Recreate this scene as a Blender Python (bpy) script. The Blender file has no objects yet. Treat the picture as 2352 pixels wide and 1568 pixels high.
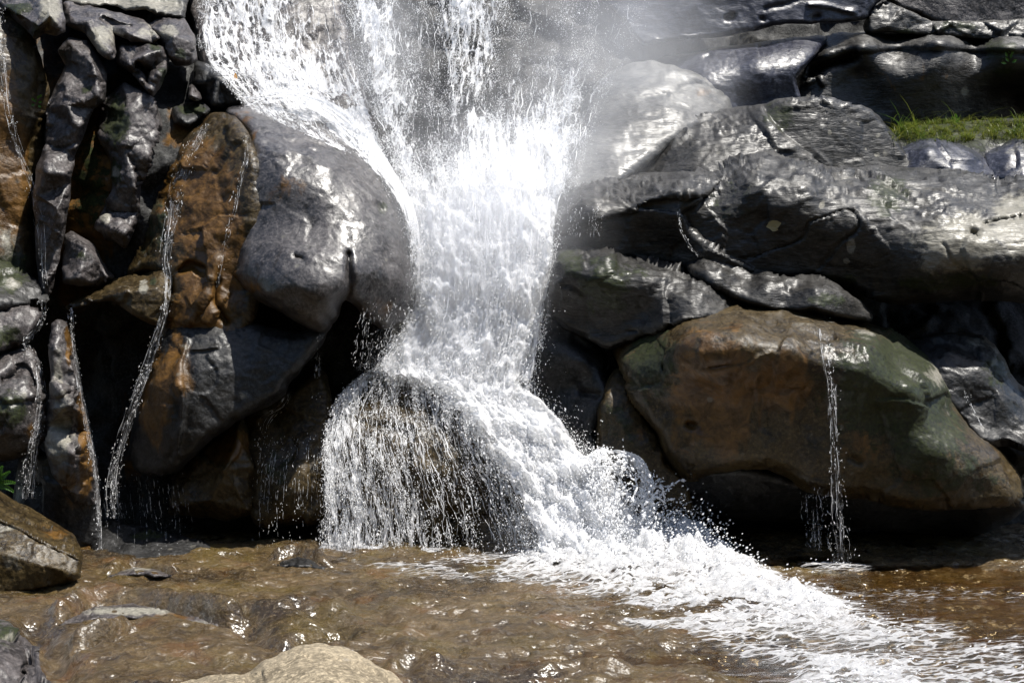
import bpy, math, random
import numpy as np
from mathutils import Vector, geometry

# ---------------------------------------------------------------- camera, world, sun, exposure
SC = bpy.context.scene
COL = SC.collection
CAM_H = 2.0                       # eye height over the rock shelf
FPX = 2522.0                      # focal length in units of the 2352 x 1568 sketch grid
CX, CY = 1176.0, 784.0
cam_data = bpy.data.cameras.new("camera")
cam = bpy.data.objects.new("camera", cam_data)
COL.objects.link(cam)
cam.location = (0, 0, CAM_H)
cam.rotation_euler = (math.radians(90), 0, 0)
cam_data.sensor_width = 36.0
cam_data.lens = 36.0 * FPX / 2352.0
cam_data.clip_start = 0.1
cam_data.clip_end = 400.0
SC.camera = cam

SUN_EL, SUN_AZ = 68.0, 112.0      # high, from the right
world = bpy.data.worlds.new("World")
SC.world = world
world.use_nodes = True
wn = world.node_tree.nodes
wn.clear()
w_out = wn.new("ShaderNodeOutputWorld")
w_bg = wn.new("ShaderNodeBackground")
w_sky = wn.new("ShaderNodeTexSky")
w_sky.sky_type = 'NISHITA'
w_sky.sun_disc = False
w_sky.sun_elevation = math.radians(SUN_EL)
w_sky.sun_rotation = math.radians(SUN_AZ)
w_bg.inputs["Strength"].default_value = 0.09
world.node_tree.links.new(w_sky.outputs[0], w_bg.inputs[0])
world.node_tree.links.new(w_bg.outputs[0], w_out.inputs[0])

sd = bpy.data.lights.new("sun", 'SUN')
sd.energy = 4.6
sd.angle = math.radians(0.5)
sd.color = (1.0, 0.96, 0.89)
sun = bpy.data.objects.new("sun", sd)
COL.objects.link(sun)
_el, _az = math.radians(SUN_EL), math.radians(SUN_AZ)
S_DIR = Vector((math.sin(_az) * math.cos(_el), math.cos(_az) * math.cos(_el), math.sin(_el)))
sun.rotation_euler = S_DIR.to_track_quat('Z', 'Y').to_euler()
sun.location = S_DIR * 30

SC.view_settings.view_transform = 'Standard'
SC.view_settings.look = 'None'
SC.view_settings.gamma = 1.0
SC.view_settings.use_curve_mapping = False
SC.view_settings.exposure = 1.25
SC.cycles.max_bounces = 8
SC.cycles.diffuse_bounces = 5
SC.cycles.glossy_bounces = 3
SC.cycles.transmission_bounces = 4
SC.cycles.transparent_max_bounces = 24
SC.cycles.volume_bounces = 3
SC.cycles.use_denoising = True
SC.cycles.caustics_reflective = False
SC.cycles.caustics_refractive = False

# ---------------------------------------------------------------- numeric helpers
def W(px, py, Y):
    """a point of the sketch grid at the distance Y, in metres"""
    px, py, Y = np.broadcast_arrays(np.asarray(px, float), np.asarray(py, float), np.asarray(Y, float))
    return np.stack([(px - CX) / FPX * Y, Y, CAM_H + (CY - py) / FPX * Y], -1)

def ground_Y(py):
    return CAM_H * FPX / (np.asarray(py, float) - CY)

_G = np.array([(1,1,0),(-1,1,0),(1,-1,0),(-1,-1,0),(1,0,1),(-1,0,1),(1,0,-1),(-1,0,-1),
               (0,1,1),(0,-1,1),(0,1,-1),(0,-1,-1),(1,1,0),(-1,1,0),(0,-1,1),(0,-1,-1)], float)

def _hash(ix, iy, iz):
    h = (ix.astype(np.int64) * 374761393 + iy.astype(np.int64) * 668265263 + iz.astype(np.int64) * 1274126177) & 0xFFFFFFFF
    h = ((h ^ (h >> 13)) * 1274126177) & 0xFFFFFFFF
    return (h ^ (h >> 16)) & 0xFFFFFFFF

def perlin(p):
    p = np.asarray(p, float)
    i = np.floor(p).astype(np.int64)
    f = p - i
    u = f * f * f * (f * (f * 6 - 15) + 10)
    out = np.zeros(p.shape[:-1])
    for dx in (0, 1):
        wx = u[..., 0] if dx else 1 - u[..., 0]
        for dy in (0, 1):
            wy = u[..., 1] if dy else 1 - u[..., 1]
            for dz in (0, 1):
                wz = u[..., 2] if dz else 1 - u[..., 2]
                g = _G[_hash(i[..., 0] + dx, i[..., 1] + dy, i[..., 2] + dz) & 15]
                out += wx * wy * wz * (g[..., 0] * (f[..., 0] - dx) + g[..., 1] * (f[..., 1] - dy) + g[..., 2] * (f[..., 2] - dz))
    return out

def fbm(p, octaves=4, gain=0.5):
    a, s, out = 1.0, 1.0, 0
    for k in range(octaves):
        out = out + a * perlin(p * s + 17.3 * k)
        a *= gain
        s *= 2.03
    return out

def ridged(p, octaves=4, gain=0.5):
    a, s, out = 1.0, 1.0, 0
    for k in range(octaves):
        out = out + a * (1 - 2.2 * np.abs(perlin(p * s + 11.1 * k)))
        a *= gain
        s *= 2.07
    return out

def facets(p, seed=0):
    """tilted flat cells with steps between them, like broken rock"""
    i = np.floor(p).astype(np.int64)
    best = np.full(p.shape[:-1], 9.0)
    val = np.zeros(p.shape[:-1])
    for dx in (-1, 0, 1):
        for dy in (-1, 0, 1):
            for dz in (-1, 0, 1):
                c = i + np.array((dx, dy, dz))
                h = _hash(c[..., 0] + seed, c[..., 1], c[..., 2])
                r = np.stack([(h & 255) / 255, ((h >> 8) & 255) / 255, ((h >> 16) & 255) / 255], -1)
                d = p - (c + 0.15 + 0.7 * r)
                dist = (d * d).sum(-1)
                h2 = _hash(c[..., 0] * 3 + 7, c[..., 1] + seed, c[..., 2] * 5)
                g = np.stack([(h2 & 255) / 127.5 - 1, ((h2 >> 8) & 255) / 127.5 - 1, ((h2 >> 16) & 255) / 127.5 - 1], -1)
                v = (g * d).sum(-1) * 1.2 + ((h2 >> 24) & 255) / 255 * 0.5 - 0.25
                m = dist < best
                best = np.where(m, dist, best)
                val = np.where(m, v, val)
    return val

def sstep(a, b, x):
    t = np.clip((x - a) / (b - a), 0, 1)
    return t * t * (3 - 2 * t)

def tps(ctrl):
    c = np.asarray(ctrl, float)
    n = len(c)
    P = c[:, :2] / 200.0
    def U(r2):
        return np.where(r2 > 1e-12, 0.5 * r2 * np.log(np.maximum(r2, 1e-12)), 0.0)
    K = U(((P[:, None] - P[None]) ** 2).sum(-1)) + np.eye(n) * 1e-2
    Q = np.hstack([np.ones((n, 1)), P])
    A = np.zeros((n + 3, n + 3))
    A[:n, :n] = K
    A[:n, n:] = Q
    A[n:, :n] = Q.T
    A[n:, n:] += np.eye(3) * 1e-9
    sol = np.linalg.solve(A, np.concatenate([c[:, 2], np.zeros(3)]))
    lo, hi = c[:, 2].min() - 0.35, c[:, 2].max() + 0.5
    def f(px, py):
        q = np.stack([px, py], -1) / 200.0
        out = sol[n] + sol[n + 1] * q[..., 0] + sol[n + 2] * q[..., 1]
        for k in range(n):
            out = out + sol[k] * U(((q - P[k]) ** 2).sum(-1))
        return np.clip(out, lo, hi)
    return f

def planes(pts3):
    """depth made of flat facets: linear over a triangulation of the points"""
    vs, _, fs, _, _, _ = geometry.delaunay_2d_cdt([Vector((p[0], p[1])) for p in pts3], [], [], 0, 1e-4)
    src = np.array([(p[0], p[1]) for p in pts3])
    dep = np.array([p[2] for p in pts3])
    V = np.array([(v.x, v.y) for v in vs])
    Z = np.array([dep[np.argmin(((src - v) ** 2).sum(1))] for v in V])
    def f(px, py, base):
        out = base.copy()
        for a, b, c in fs:
            A, B, C_ = V[a], V[b], V[c]
            den = (B[1] - C_[1]) * (A[0] - C_[0]) + (C_[0] - B[0]) * (A[1] - C_[1])
            if abs(den) < 1e-6:
                continue
            w1 = ((B[1] - C_[1]) * (px - C_[0]) + (C_[0] - B[0]) * (py - C_[1])) / den
            w2 = ((C_[1] - A[1]) * (px - C_[0]) + (A[0] - C_[0]) * (py - C_[1])) / den
            m = (w1 >= -1e-6) & (w2 >= -1e-6) & (w1 + w2 <= 1 + 1e-6)
            out[m] = (w1 * Z[a] + w2 * Z[b] + (1 - w1 - w2) * Z[c])[m]
        return out
    return f

def catmull(pts, closed, sub):
    p = np.asarray(pts, float)
    n = len(p)
    out = []
    segs = n if closed else n - 1
    for i in range(segs):
        if closed:
            a, b, c, d = p[(i - 1) % n], p[i], p[(i + 1) % n], p[(i + 2) % n]
        else:
            a, b, c, d = p[max(i - 1, 0)], p[i], p[i + 1], p[min(i + 2, n - 1)]
        for k in range(sub):
            t = k / sub
            out.append(0.5 * (2 * b + (c - a) * t + (2 * a - 5 * b + 4 * c - d) * t * t + (3 * b - a - 3 * c + d) * t ** 3))
    if not closed:
        out.append(p[-1])
    return np.array(out)

def seg_dist(px, py, poly, closed):
    """distance, nearest point and signed side to a polyline, over arrays"""
    best = np.full(px.shape, 1e18)
    nx, ny, sg = np.zeros(px.shape), np.zeros(px.shape), np.ones(px.shape)
    n = len(poly)
    for i in range(n if closed else n - 1):
        a, b = poly[i], poly[(i + 1) % n]
        ex, ey = b[0] - a[0], b[1] - a[1]
        L2 = ex * ex + ey * ey + 1e-9
        t = np.clip(((px - a[0]) * ex + (py - a[1]) * ey) / L2, 0, 1)
        qx, qy = a[0] + t * ex, a[1] + t * ey
        d = (px - qx) ** 2 + (py - qy) ** 2
        m = d < best
        best = np.where(m, d, best)
        nx, ny = np.where(m, qx, nx), np.where(m, qy, ny)
        sg = np.where(m, np.sign(ex * (py - a[1]) - ey * (px - a[0])), sg)
    return np.sqrt(best), nx, ny, sg

def inside(px, py, poly):
    r = np.zeros(px.shape, bool)
    n = len(poly)
    for i in range(n):
        x1, y1 = poly[i]
        x2, y2 = poly[(i + 1) % n]
        if y1 == y2:
            continue
        c = ((y1 > py) != (y2 > py)) & (px < (x2 - x1) * (py - y1) / (y2 - y1) + x1)
        r ^= c
    return r

# ---------------------------------------------------------------- object helpers
def link_mesh(name, V, F, mat, parent=None, origin=None, smooth=True, attrs=None, uv=None):
    """V (n,3) world points, F (m,k) faces -> one mesh object whose origin is ORIGIN"""
    V = np.asarray(V, float)
    F = np.asarray(F, np.int64)
    if origin is None:
        origin = parent.location if parent is not None else Vector((float(V[:, 0].mean()), float(V[:, 1].mean()), float(V[:, 2].min())))
    me = bpy.data.meshes.new(name)
    me.vertices.add(len(V))
    me.vertices.foreach_set("co", (V - np.array(origin)).astype(np.float32).ravel())
    k = F.shape[1]
    me.loops.add(F.size)
    me.loops.foreach_set("vertex_index", F.astype(np.int32).ravel())
    me.polygons.add(len(F))
    me.polygons.foreach_set("loop_start", np.arange(0, F.size, k, dtype=np.int32))
    me.polygons.foreach_set("use_smooth", np.full(len(F), smooth))
    me.update(calc_edges=True)
    for an, (typ, data) in (attrs or {}).items():
        at = me.attributes.new(an, typ, 'POINT')
        at.data.foreach_set("color" if typ == 'FLOAT_COLOR' else "value", np.asarray(data, np.float32).ravel())
    if uv is not None:
        ul = me.uv_layers.new(name="flow")
        ul.data.foreach_set("uv", uv[F.ravel()].astype(np.float32).ravel())
    me.materials.append(mat)
    o = bpy.data.objects.new(name, me)
    COL.objects.link(o)
    if parent is not None:
        o.parent = parent
        o.location = Vector(origin) - parent.location
    else:
        o.location = origin
    return o

def tag(o, label=None, cat=None, group=None, kind=None):
    for k, v in (("label", label), ("category", cat), ("group", group), ("kind", kind)):
        if v:
            o[k] = v
    return o

def empty(name, loc, label, cat, group=None):
    o = bpy.data.objects.new(name, None)
    COL.objects.link(o)
    o.location = loc
    o.empty_display_size = 0.2
    return tag(o, label, cat, group, 'thing')

# ---------------------------------------------------------------- materials
class N:
    """tiny node-tree writer"""
    def __init__(self, name):
        self.m = bpy.data.materials.new(name)
        self.m.use_nodes = True
        self.t = self.m.node_tree
        self.t.nodes.clear()
        self.out = self.t.nodes.new("ShaderNodeOutputMaterial")
    def n(self, typ, ins=None, **props):
        nd = self.t.nodes.new(typ)
        for k, v in props.items():
            setattr(nd, k, v)
        for k, v in (ins or {}).items():
            self.put(nd.inputs[k], v)
        return nd
    def put(self, sock, v):
        if isinstance(v, bpy.types.NodeSocket):
            self.t.links.new(v, sock)
        elif isinstance(v, bpy.types.Node):
            self.t.links.new(v.outputs[0], sock)
        else:
            sock.default_value = v
    def math(self, op, a, b=0.0, clamp=False):
        nd = self.t.nodes.new("ShaderNodeMath")
        nd.operation = op
        nd.use_clamp = clamp
        self.put(nd.inputs[0], a)
        self.put(nd.inputs[1], b)
        return nd.outputs[0]
    def mix(self, f, a, b):
        nd = self.t.nodes.new("ShaderNodeMix")
        nd.data_type = 'RGBA'
        self.put(nd.inputs[0], f)
        self.put(nd.inputs[6], a if not isinstance(a, tuple) else a + (1,) * (4 - len(a)))
        self.put(nd.inputs[7], b if not isinstance(b, tuple) else b + (1,) * (4 - len(b)))
        return nd.outputs[2]
    def ss(self, v, lo, hi, a=0.0, b=1.0):
        nd = self.t.nodes.new("ShaderNodeMapRange")
        nd.interpolation_type = 'SMOOTHSTEP'
        self.put(nd.inputs[0], v)
        self.put(nd.inputs[1], lo)
        self.put(nd.inputs[2], hi)
        self.put(nd.inputs[3], a)
        self.put(nd.inputs[4], b)
        return nd.outputs[0]
    def noise(self, vec, scale, detail=5, rough=0.55, dist=0.0):
        nd = self.n("ShaderNodeTexNoise", {"Vector": vec, "Scale": scale, "Detail": detail, "Roughness": rough, "Distortion": dist})
        return nd.outputs[0]
    def scaled(self, vec, s, rot=(0, 0, 0)):
        nd = self.n("ShaderNodeMapping", {"Vector": vec, "Scale": s, "Rotation": rot})
        return nd.outputs[0]

def rock_material(name, dark, light, rust=(0.090, 0.044, 0.008), moss=(0.015, 0.019, 0.005), pale=(0.20, 0.188, 0.155),
                  rough=(0.32, 0.62), bump=0.8, spec=0.18, specks=0.5, grain=(1, 1, 1), grain_rot=(0, 0, 0), coat=0.42):
    b = N(name)
    pos = b.n("ShaderNodeTexCoord").outputs["Object"]
    gp = b.scaled(pos, grain, grain_rot)
    st = b.n("ShaderNodeVertexColor", layer_name="stain")
    sep = b.n("ShaderNodeSeparateColor", {0: st.outputs[0]})
    n_big = b.noise(pos, 1.7, 6, 0.6, 0.4)
    n_mid = b.noise(gp, 7.0, 7, 0.65, 0.6)
    n_fine = b.noise(gp, 34.0, 8, 0.7)
    v = b.math('ADD', b.math('MULTIPLY', n_big, 0.5), b.math('MULTIPLY', n_mid, 0.5))
    col = b.mix(b.ss(v, 0.36, 0.64), dark, light)
    col = b.mix(b.math('MULTIPLY', b.ss(b.noise(gp, 75.0, 6, 0.75), 0.5, 0.64), 0.5), col, tuple(c * 0.35 for c in dark))
    col = b.mix(b.math('MULTIPLY', b.ss(n_fine, 0.48, 0.66), 0.6), col, tuple(min(1, c * 1.9 + 0.01) for c in light))
    col = b.mix(b.math('MULTIPLY', b.ss(n_fine, 0.5, 0.32), 0.6), col, tuple(c * 0.45 for c in dark))
    # stains: rust films, moss, pale lichen; also lit tops and rims painted pale
    def mask(ch, nz, k=1.1):
        s = b.math('ADD', sep.outputs[ch], b.math('MULTIPLY', b.math('SUBTRACT', nz, 0.5), k * 1.7))
        return b.math('MULTIPLY', b.ss(s, 0.34, 0.66), b.ss(sep.outputs[ch], 0.02, 0.2))
    n_r = b.noise(b.scaled(pos, (1.6, 1.6, 0.7)), 3.1, 7, 0.65, 0.5)
    rr = b.mix(b.ss(n_mid, 0.35, 0.7), tuple(c * 0.4 for c in rust), tuple(c * 1.15 for c in rust))
    col = b.mix(mask(0, n_r), col, rr)
    n_m = b.noise(pos, 9.0, 8, 0.7)
    mm = b.mix(b.ss(n_fine, 0.35, 0.68), tuple(c * 0.35 for c in moss), tuple(c * 1.5 for c in moss))
    m_moss = mask(1, n_m, 1.3)
    col = b.mix(m_moss, col, mm)
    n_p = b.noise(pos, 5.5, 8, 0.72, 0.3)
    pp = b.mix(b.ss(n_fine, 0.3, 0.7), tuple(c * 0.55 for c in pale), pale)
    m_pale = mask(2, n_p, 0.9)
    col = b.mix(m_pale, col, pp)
    # sparse natural lichen specks
    vor = b.n("ShaderNodeTexVoronoi", {"Vector": b.scaled(pos, (1, 1, 1)), "Scale": 5.0, "Randomness": 1.0})
    sp = b.math('ADD', vor.outputs["Distance"], b.math('MULTIPLY', b.math('SUBTRACT', n_m, 0.5), 0.35))
    spm = b.math('MULTIPLY', b.ss(sp, 0.16, 0.08), b.math('MULTIPLY', b.ss(n_big, 0.52, 0.6), specks))
    col = b.mix(spm, col, tuple(c * 0.6 for c in pale))
    rg = b.ss(b.math('ADD', b.math('MULTIPLY', n_mid, 0.6), b.math('MULTIPLY', n_fine, 0.4)), 0.35, 0.65, rough[0], rough[1])
    rg = b.math('ADD', rg, b.math('MULTIPLY', b.math('MAXIMUM', m_moss, b.math('MULTIPLY', m_pale, 0.7)), 0.35), True)
    n_lump = b.noise(gp, 22.0, 3, 0.5)
    h = b.math('ADD', b.math('MULTIPLY', n_fine, 0.22), b.math('MULTIPLY', n_mid, 0.9))
    h = b.math('ADD', h, b.math('MULTIPLY', b.math('MULTIPLY', n_m, m_moss), 0.8))
    h = b.math('ADD', h, b.math('MULTIPLY', n_lump, 0.22))
    hc = b.math('ADD', b.noise(gp, 6.0, 3, 0.5, 0.4), b.math('ADD', b.math('MULTIPLY', n_lump, 0.26), b.math('MULTIPLY', n_fine, 0.12)))
    bp = b.n("ShaderNodeBump", {"Strength": 0.75 * bump, "Distance": 0.05, "Height": h})
    bc = b.n("ShaderNodeBump", {"Strength": 0.5 * bump, "Distance": 0.05, "Height": hc})
    sh = b.n("ShaderNodeBsdfPrincipled", {"Base Color": col, "Roughness": rg, "IOR": 1.45, "Specular IOR Level": spec, "Normal": bp.outputs[0],
                                          "Coat Weight": b.math('MULTIPLY', b.ss(n_mid, 0.30, 0.5, 0.25, 1.0), coat), "Coat Roughness": b.ss(n_big, 0.35, 0.65, 0.28, 0.46), "Coat IOR": 1.45, "Coat Normal": bc.outputs[0]})
    b.put(b.out.inputs[0], sh)
    return b.m

M = {}
M['wet_grey'] = rock_material("wet_grey_rock", (0.013, 0.0115, 0.0115), (0.066, 0.058, 0.056))
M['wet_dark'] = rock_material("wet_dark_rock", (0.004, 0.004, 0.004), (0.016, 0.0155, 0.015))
M['strata'] = rock_material("wet_layered_rock", (0.0050, 0.0046, 0.0042), (0.020, 0.0185, 0.0165), grain=(0.6, 1, 2.2), grain_rot=(0, 0.25, 0), bump=0.8, coat=0.5)
M['blue_slab'] = rock_material("blue_grey_slab_rock", (0.010, 0.011, 0.018), (0.030, 0.032, 0.046), grain=(0.7, 1, 1.8), rough=(0.28, 0.5), bump=0.5)
M['brown'] = rock_material("brown_wet_rock", (0.007, 0.0045, 0.0018), (0.040, 0.026, 0.007), rough=(0.3, 0.6), coat=0.4)
M['smooth_wet'] = rock_material("smooth_wet_boulder", (0.010, 0.0095, 0.0098), (0.052, 0.047, 0.046), rough=(0.3, 0.5), bump=0.6, coat=0.8)
M['cliff_dark'] = rock_material("dripping_cliff", (0.006, 0.006, 0.006), (0.030, 0.030, 0.029), rough=(0.5, 0.7), coat=0.05, spec=0.12)
M['pale_slope'] = rock_material("pale_film_rock", (0.035, 0.035, 0.034), (0.080, 0.078, 0.073), rough=(0.35, 0.6), bump=0.6, coat=0.6, grain=(0.5, 1, 1.6), grain_rot=(0, 0.6, 0))
M['dry_pale'] = rock_material("dry_pale_rock", (0.10, 0.08, 0.052), (0.215, 0.178, 0.122), rough=(0.6, 0.85), bump=1.0, spec=0.3, coat=0.0, pale=(0.35, 0.31, 0.25))

# ---------------------------------------------------------------- rocks
ZB_S = 4                                            # the surface-depth map lets water follow the rocks
ZB = np.full((1700 // ZB_S + 40, 2800 // ZB_S), 99.0)
ZX0, ZY0 = -260, -120

def zb_put(px, py, Y, step):
    r = max(1, int(math.ceil(step / ZB_S)))
    ix, iy = ((px - ZX0) / ZB_S).astype(int), ((py - ZY0) / ZB_S).astype(int)
    for a in range(r):
        for c in range(r):
            x, y = ix + a, iy + c
            ok = (x >= 0) & (y >= 0) & (x < ZB.shape[1]) & (y < ZB.shape[0])
            np.minimum.at(ZB, (y[ok], x[ok]), Y[ok])

def zb_get(px, py):
    x = np.clip(((np.asarray(px) - ZX0) / ZB_S).astype(int), 0, ZB.shape[1] - 1)
    y = np.clip(((np.asarray(py) - ZY0) / ZB_S).astype(int), 0, ZB.shape[0] - 1)
    return ZB[y, x]

_rock_seed = [0]
def rock(name, label, out, ctrl, mat='wet_grey', cat='rock', edge=0.25, R=45, back=0.7, step=4, sharp=False, jit=3.0,
         big=0.04, mid=0.012, fine=0.006, tmask=(), ripple=(), strata=0.0, sdir=0.2, sfreq=9.0, facet=0.0, ffreq=2.2, fz=1.0, creases=(), steps=(), stains=(),
         group=None, kind=None, freq=1.0):
    _rock_seed[0] += 1
    sd_ = _rock_seed[0] * 7.77
    if sharp:
        poly = np.array([np.array(out[i]) * (1 - k / 6) + np.array(out[(i + 1) % len(out)]) * (k / 6) for i in range(len(out)) for k in range(6)], float)
    else:
        poly = catmull(out, True, 6)
    q = np.concatenate([poly / 28.0, np.full((len(poly), 1), sd_)], 1)
    nr = np.roll(poly, -1, 0) - np.roll(poly, 1, 0)
    nr = np.stack([nr[:, 1], -nr[:, 0]], 1) / (np.linalg.norm(nr, axis=1, keepdims=True) + 1e-6)
    poly = poly + nr * (fbm(q, 3) * jit * 1.6)[:, None]
    x0, y0 = poly.min(0) - step * 1.5
    x1, y1 = poly.max(0) + step * 1.5
    gx, gy = np.meshgrid(np.arange(x0, x1 + step, step), np.arange(y0, y1 + step, step))
    ins = inside(gx, gy, poly)
    dist, nx, ny, _ = seg_dist(gx, gy, poly, True)
    cell = ins[:-1, :-1] & ins[1:, :-1] & ins[:-1, 1:] & ins[1:, 1:]
    pad = np.pad(cell, 1)
    cnt = pad[:-1, :-1].astype(int) + pad[1:, :-1] + pad[:-1, 1:] + pad[1:, 1:]
    used, bnd = cnt > 0, (cnt > 0) & (cnt < 4)
    gx2, gy2 = np.where(bnd, nx, gx), np.where(bnd, ny, gy)
    dist = np.where(bnd, 0, dist)
    t = np.clip(dist / R, 0, 1)
    e = t ** 0.8 if sharp else np.sqrt(np.maximum(0, 1 - (1 - t) ** 2))
    tp = tps(ctrl)
    D = tp(gx2, gy2)
    if sharp and not kind:
        po = np.array(out, float)
        zo = tp(po[:, 0], po[:, 1]) + edge * 0.9
        wx_ = 3.0 * perlin(np.stack([gx2 / 14, gy2 / 14, gx2 * 0 + sd_], -1))
        D = planes([(p_[0], p_[1], z_) for p_, z_ in zip(po, zo)] + [tuple(c_) for c_ in ctrl])(gx2 + wx_, gy2 + wx_ * 0.7, D + edge)
    wob = perlin(np.stack([gx2 / 60, gy2 / 60, np.full(gx2.shape, sd_)], -1))
    for pts, w, a in creases:
        pl = catmull(pts, False, 5)
        d, _, _, _ = seg_dist(gx2 + wob * 7, gy2 + wob * 5, pl, False)
        D = D + a * np.exp(-(d / w) ** 2)
    for pts, w, L, a in steps:                       # the right-hand side of the line is set back by a
        pl = catmull(pts, False, 5)
        d, _, _, s = seg_dist(gx2 + wob * 7, gy2 + wob * 5, pl, False)
        D = D + a * sstep(-w, w, s * d) * np.exp(-np.maximum(d - L * 0.3, 0) / L)
    Yf = D + (edge * 0.3 if sharp and not kind else edge) * (1 - e)
    P = W(gx2, gy2, Yf)
    gu, gv = np.gradient(P, axis=1), np.gradient(P, axis=0)
    nrm = np.cross(gu, gv)
    nrm /= np.linalg.norm(nrm, axis=-1, keepdims=True) + 1e-9
    nrm *= -np.sign(nrm[..., 1:2] + 1e-9)
    u = used
    Pu, Nu = P[u], nrm[u]
    q = Pu + sd_
    h = big * fbm(q * 1.3 * freq, 3) + mid * (fbm(q * 3.4 * freq, 4) + 0.45 * ridged(q * 2.1 * freq + 4.0, 3)) + fine * fbm(q * 17, 3)
    if facet:
        qq = q * np.array([1, 1, fz]) * ffreq + 0.14 * np.stack([fbm(q * 1.1, 2), fbm(q * 1.1 + 5, 2), fbm(q * 1.1 + 9, 2)], -1)
        h = h + facet * facets(qq, _rock_seed[0]) + 0.10 * facet * facets(qq * 2.6, 3)
    if strata:
        c, s = math.cos(sdir), math.sin(sdir)
        al, ac = q[:, 0] * c + q[:, 2] * s, -q[:, 0] * s + q[:, 2] * c
        wv = 0.25 * fbm(q * 1.6, 3)
        # thin worn layers: each rises slowly and breaks off in a crisp lip
        lv = (ac + 0.45 * q[:, 1] + 0.20 * fbm(np.stack([al * 1.1, q[:, 1] * 1.6, ac * 2], -1), 4)) * sfreq + 0.5 * wv
        lip = 0
        for k_, (m_, w_) in enumerate(((1.0, 0.62), (2.3, 0.38))):
            f_ = (lv * m_ + 0.35 * k_) % 1.0
            lip = lip + w_ * np.where(f_ < 0.86, f_ / 0.86, (1 - f_) / 0.14)
        rag = 0.15 + 0.85 * sstep(-0.2, 0.35, fbm(np.stack([al * 1.6, q[:, 1] * 1.6 + 4, ac * 5], -1), 3))
        top = 0.06 + 0.94 * sstep(0.2, 0.6, Nu[:, 2])
        for tx, ty, trx, try_ in tmask:
            top = np.maximum(top * 0.5, np.exp(-(((gx2[u] - tx) / trx) ** 2 + ((gy2[u] - ty) / try_) ** 2) ** 2))
        h = h + strata * (lip - 0.5) * rag * top + 0.25 * strata * ridged(np.stack([al * 1.5, q[:, 1] * 5, ac * 12], -1), 3) * top
    for rx_, ry_, rrx, rry, ra, rf, rd in ripple:      # wavy water-worn ribs on a fold
        m_ = np.exp(-(((gx2[u] - rx_) / rrx) ** 2 + ((gy2[u] - ry_) / rry) ** 2) ** 2)
        c, s = math.cos(rd), math.sin(rd)
        al, ac = q[:, 0] * c + q[:, 2] * s, -q[:, 0] * s + q[:, 2] * c
        w_ = fbm(q * 1.9 + 3, 3)
        rr_ = 1 - np.abs(perlin(np.stack([al * rf * 0.32 + w_ * 0.5, q[:, 1] * rf * 0.45, (ac + 0.16 * w_) * rf], -1))) * 2
        rr2 = 1 - np.abs(perlin(np.stack([al * rf * 0.7 + 9, q[:, 1] * rf * 0.9, (ac + 0.1 * w_) * rf * 2.1], -1))) * 2
        h = h + m_ * ra * (rr_ * np.abs(rr_) + 0.4 * rr2)
    wt = sstep(0.0, 0.55, e[u])
    V = Pu + Nu * (h * wt)[:, None]
    idx = np.full(u.shape, -1)
    idx[u] = np.arange(u.sum())
    nf = int(u.sum())
    inner = u & ~bnd
    bidx = idx.copy()
    bidx[inner] = nf + np.arange(inner.sum())
    Vb = W(gx2[inner], gy2[inner], (D + edge + back * e)[inner])
    cen = Vb.mean(0)
    Vb = cen + (Vb - cen) * np.array([0.97, 1, 0.97])
    Fq = lambda I: np.stack([I[:-1, :-1][cell], I[1:, :-1][cell], I[1:, 1:][cell], I[:-1, 1:][cell]], 1)
    F = np.concatenate([Fq(idx), Fq(bidx)[:, ::-1]])
    st = np.zeros((nf, 4))
    st[:, 3] = 1
    ux, uy = gx2[u], gy2[u]
    for ch, sx, sy, rx, ry, a in stains:
        k = 'rmp'.index(ch)
        st[:, k] = np.maximum(st[:, k], a * np.exp(-(((ux - sx) / rx) ** 2 + ((uy - sy) / ry) ** 2) ** 1.5))
    st = np.concatenate([st, np.tile([0, 0, 0, 1.0], (len(Vb), 1))])
    zb_put(ux, uy, V[:, 1], step)
    o = link_mesh(name, np.concatenate([V, Vb]), F, M[mat], attrs={"stain": ('FLOAT_COLOR', st)})
    if kind:
        o["kind"] = kind
        if label:
            o["label"] = label
    else:
        tag(o, label, cat, group, 'thing')
    return o

# ---------------------------------------------------------------- the cliff behind everything
rock('cliff', 'dark wet cliff face behind the falls and boulders',
     [(-400, -75), (1000, -78), (1400, -72), (2760, -75), (2760, 1330), (-400, 1330)],
     [(-300, 0, 12.6), (0, 0, 12.8), (400, 0, 13.4), (600, 100, 13.3), (1000, 0, 13.7), (1000, 400, 12.9), (1000, 800, 12.3), (190, 300, 11.7), (1450, 0, 14.6), (1800, 100, 15.3),
      (2400, 0, 15.3), (2400, 300, 15), (2000, 300, 14.6), (1500, 400, 13), (1500, 900, 12), (2000, 900, 12.2), (2400, 900, 12.2), (2000, 1250, 11.8),
      (2400, 1250, 11.8), (0, 900, 12), (300, 900, 11.8), (300, 1250, 11.5), (1000, 1250, 11.7), (0, 1250, 11.6), (-300, 800, 12), (2700, 700, 13), (180, 480, 11.45), (430, 300, 11.7)],
     mat='cliff_dark', sharp=True, edge=0.1, R=30, back=2.5, step=9, big=0.10, mid=0.05, fine=0.01, facet=0.10, ffreq=1.4, kind='structure',
     stains=[('r', 190, 420, 90, 330, .9), ('r', 60, 250, 60, 200, .8), ('m', 210, 420, 50, 120, .7), ('r', 420, 300, 50, 60, .7), ('r', 330, 1000, 60, 150, .5)])

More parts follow.
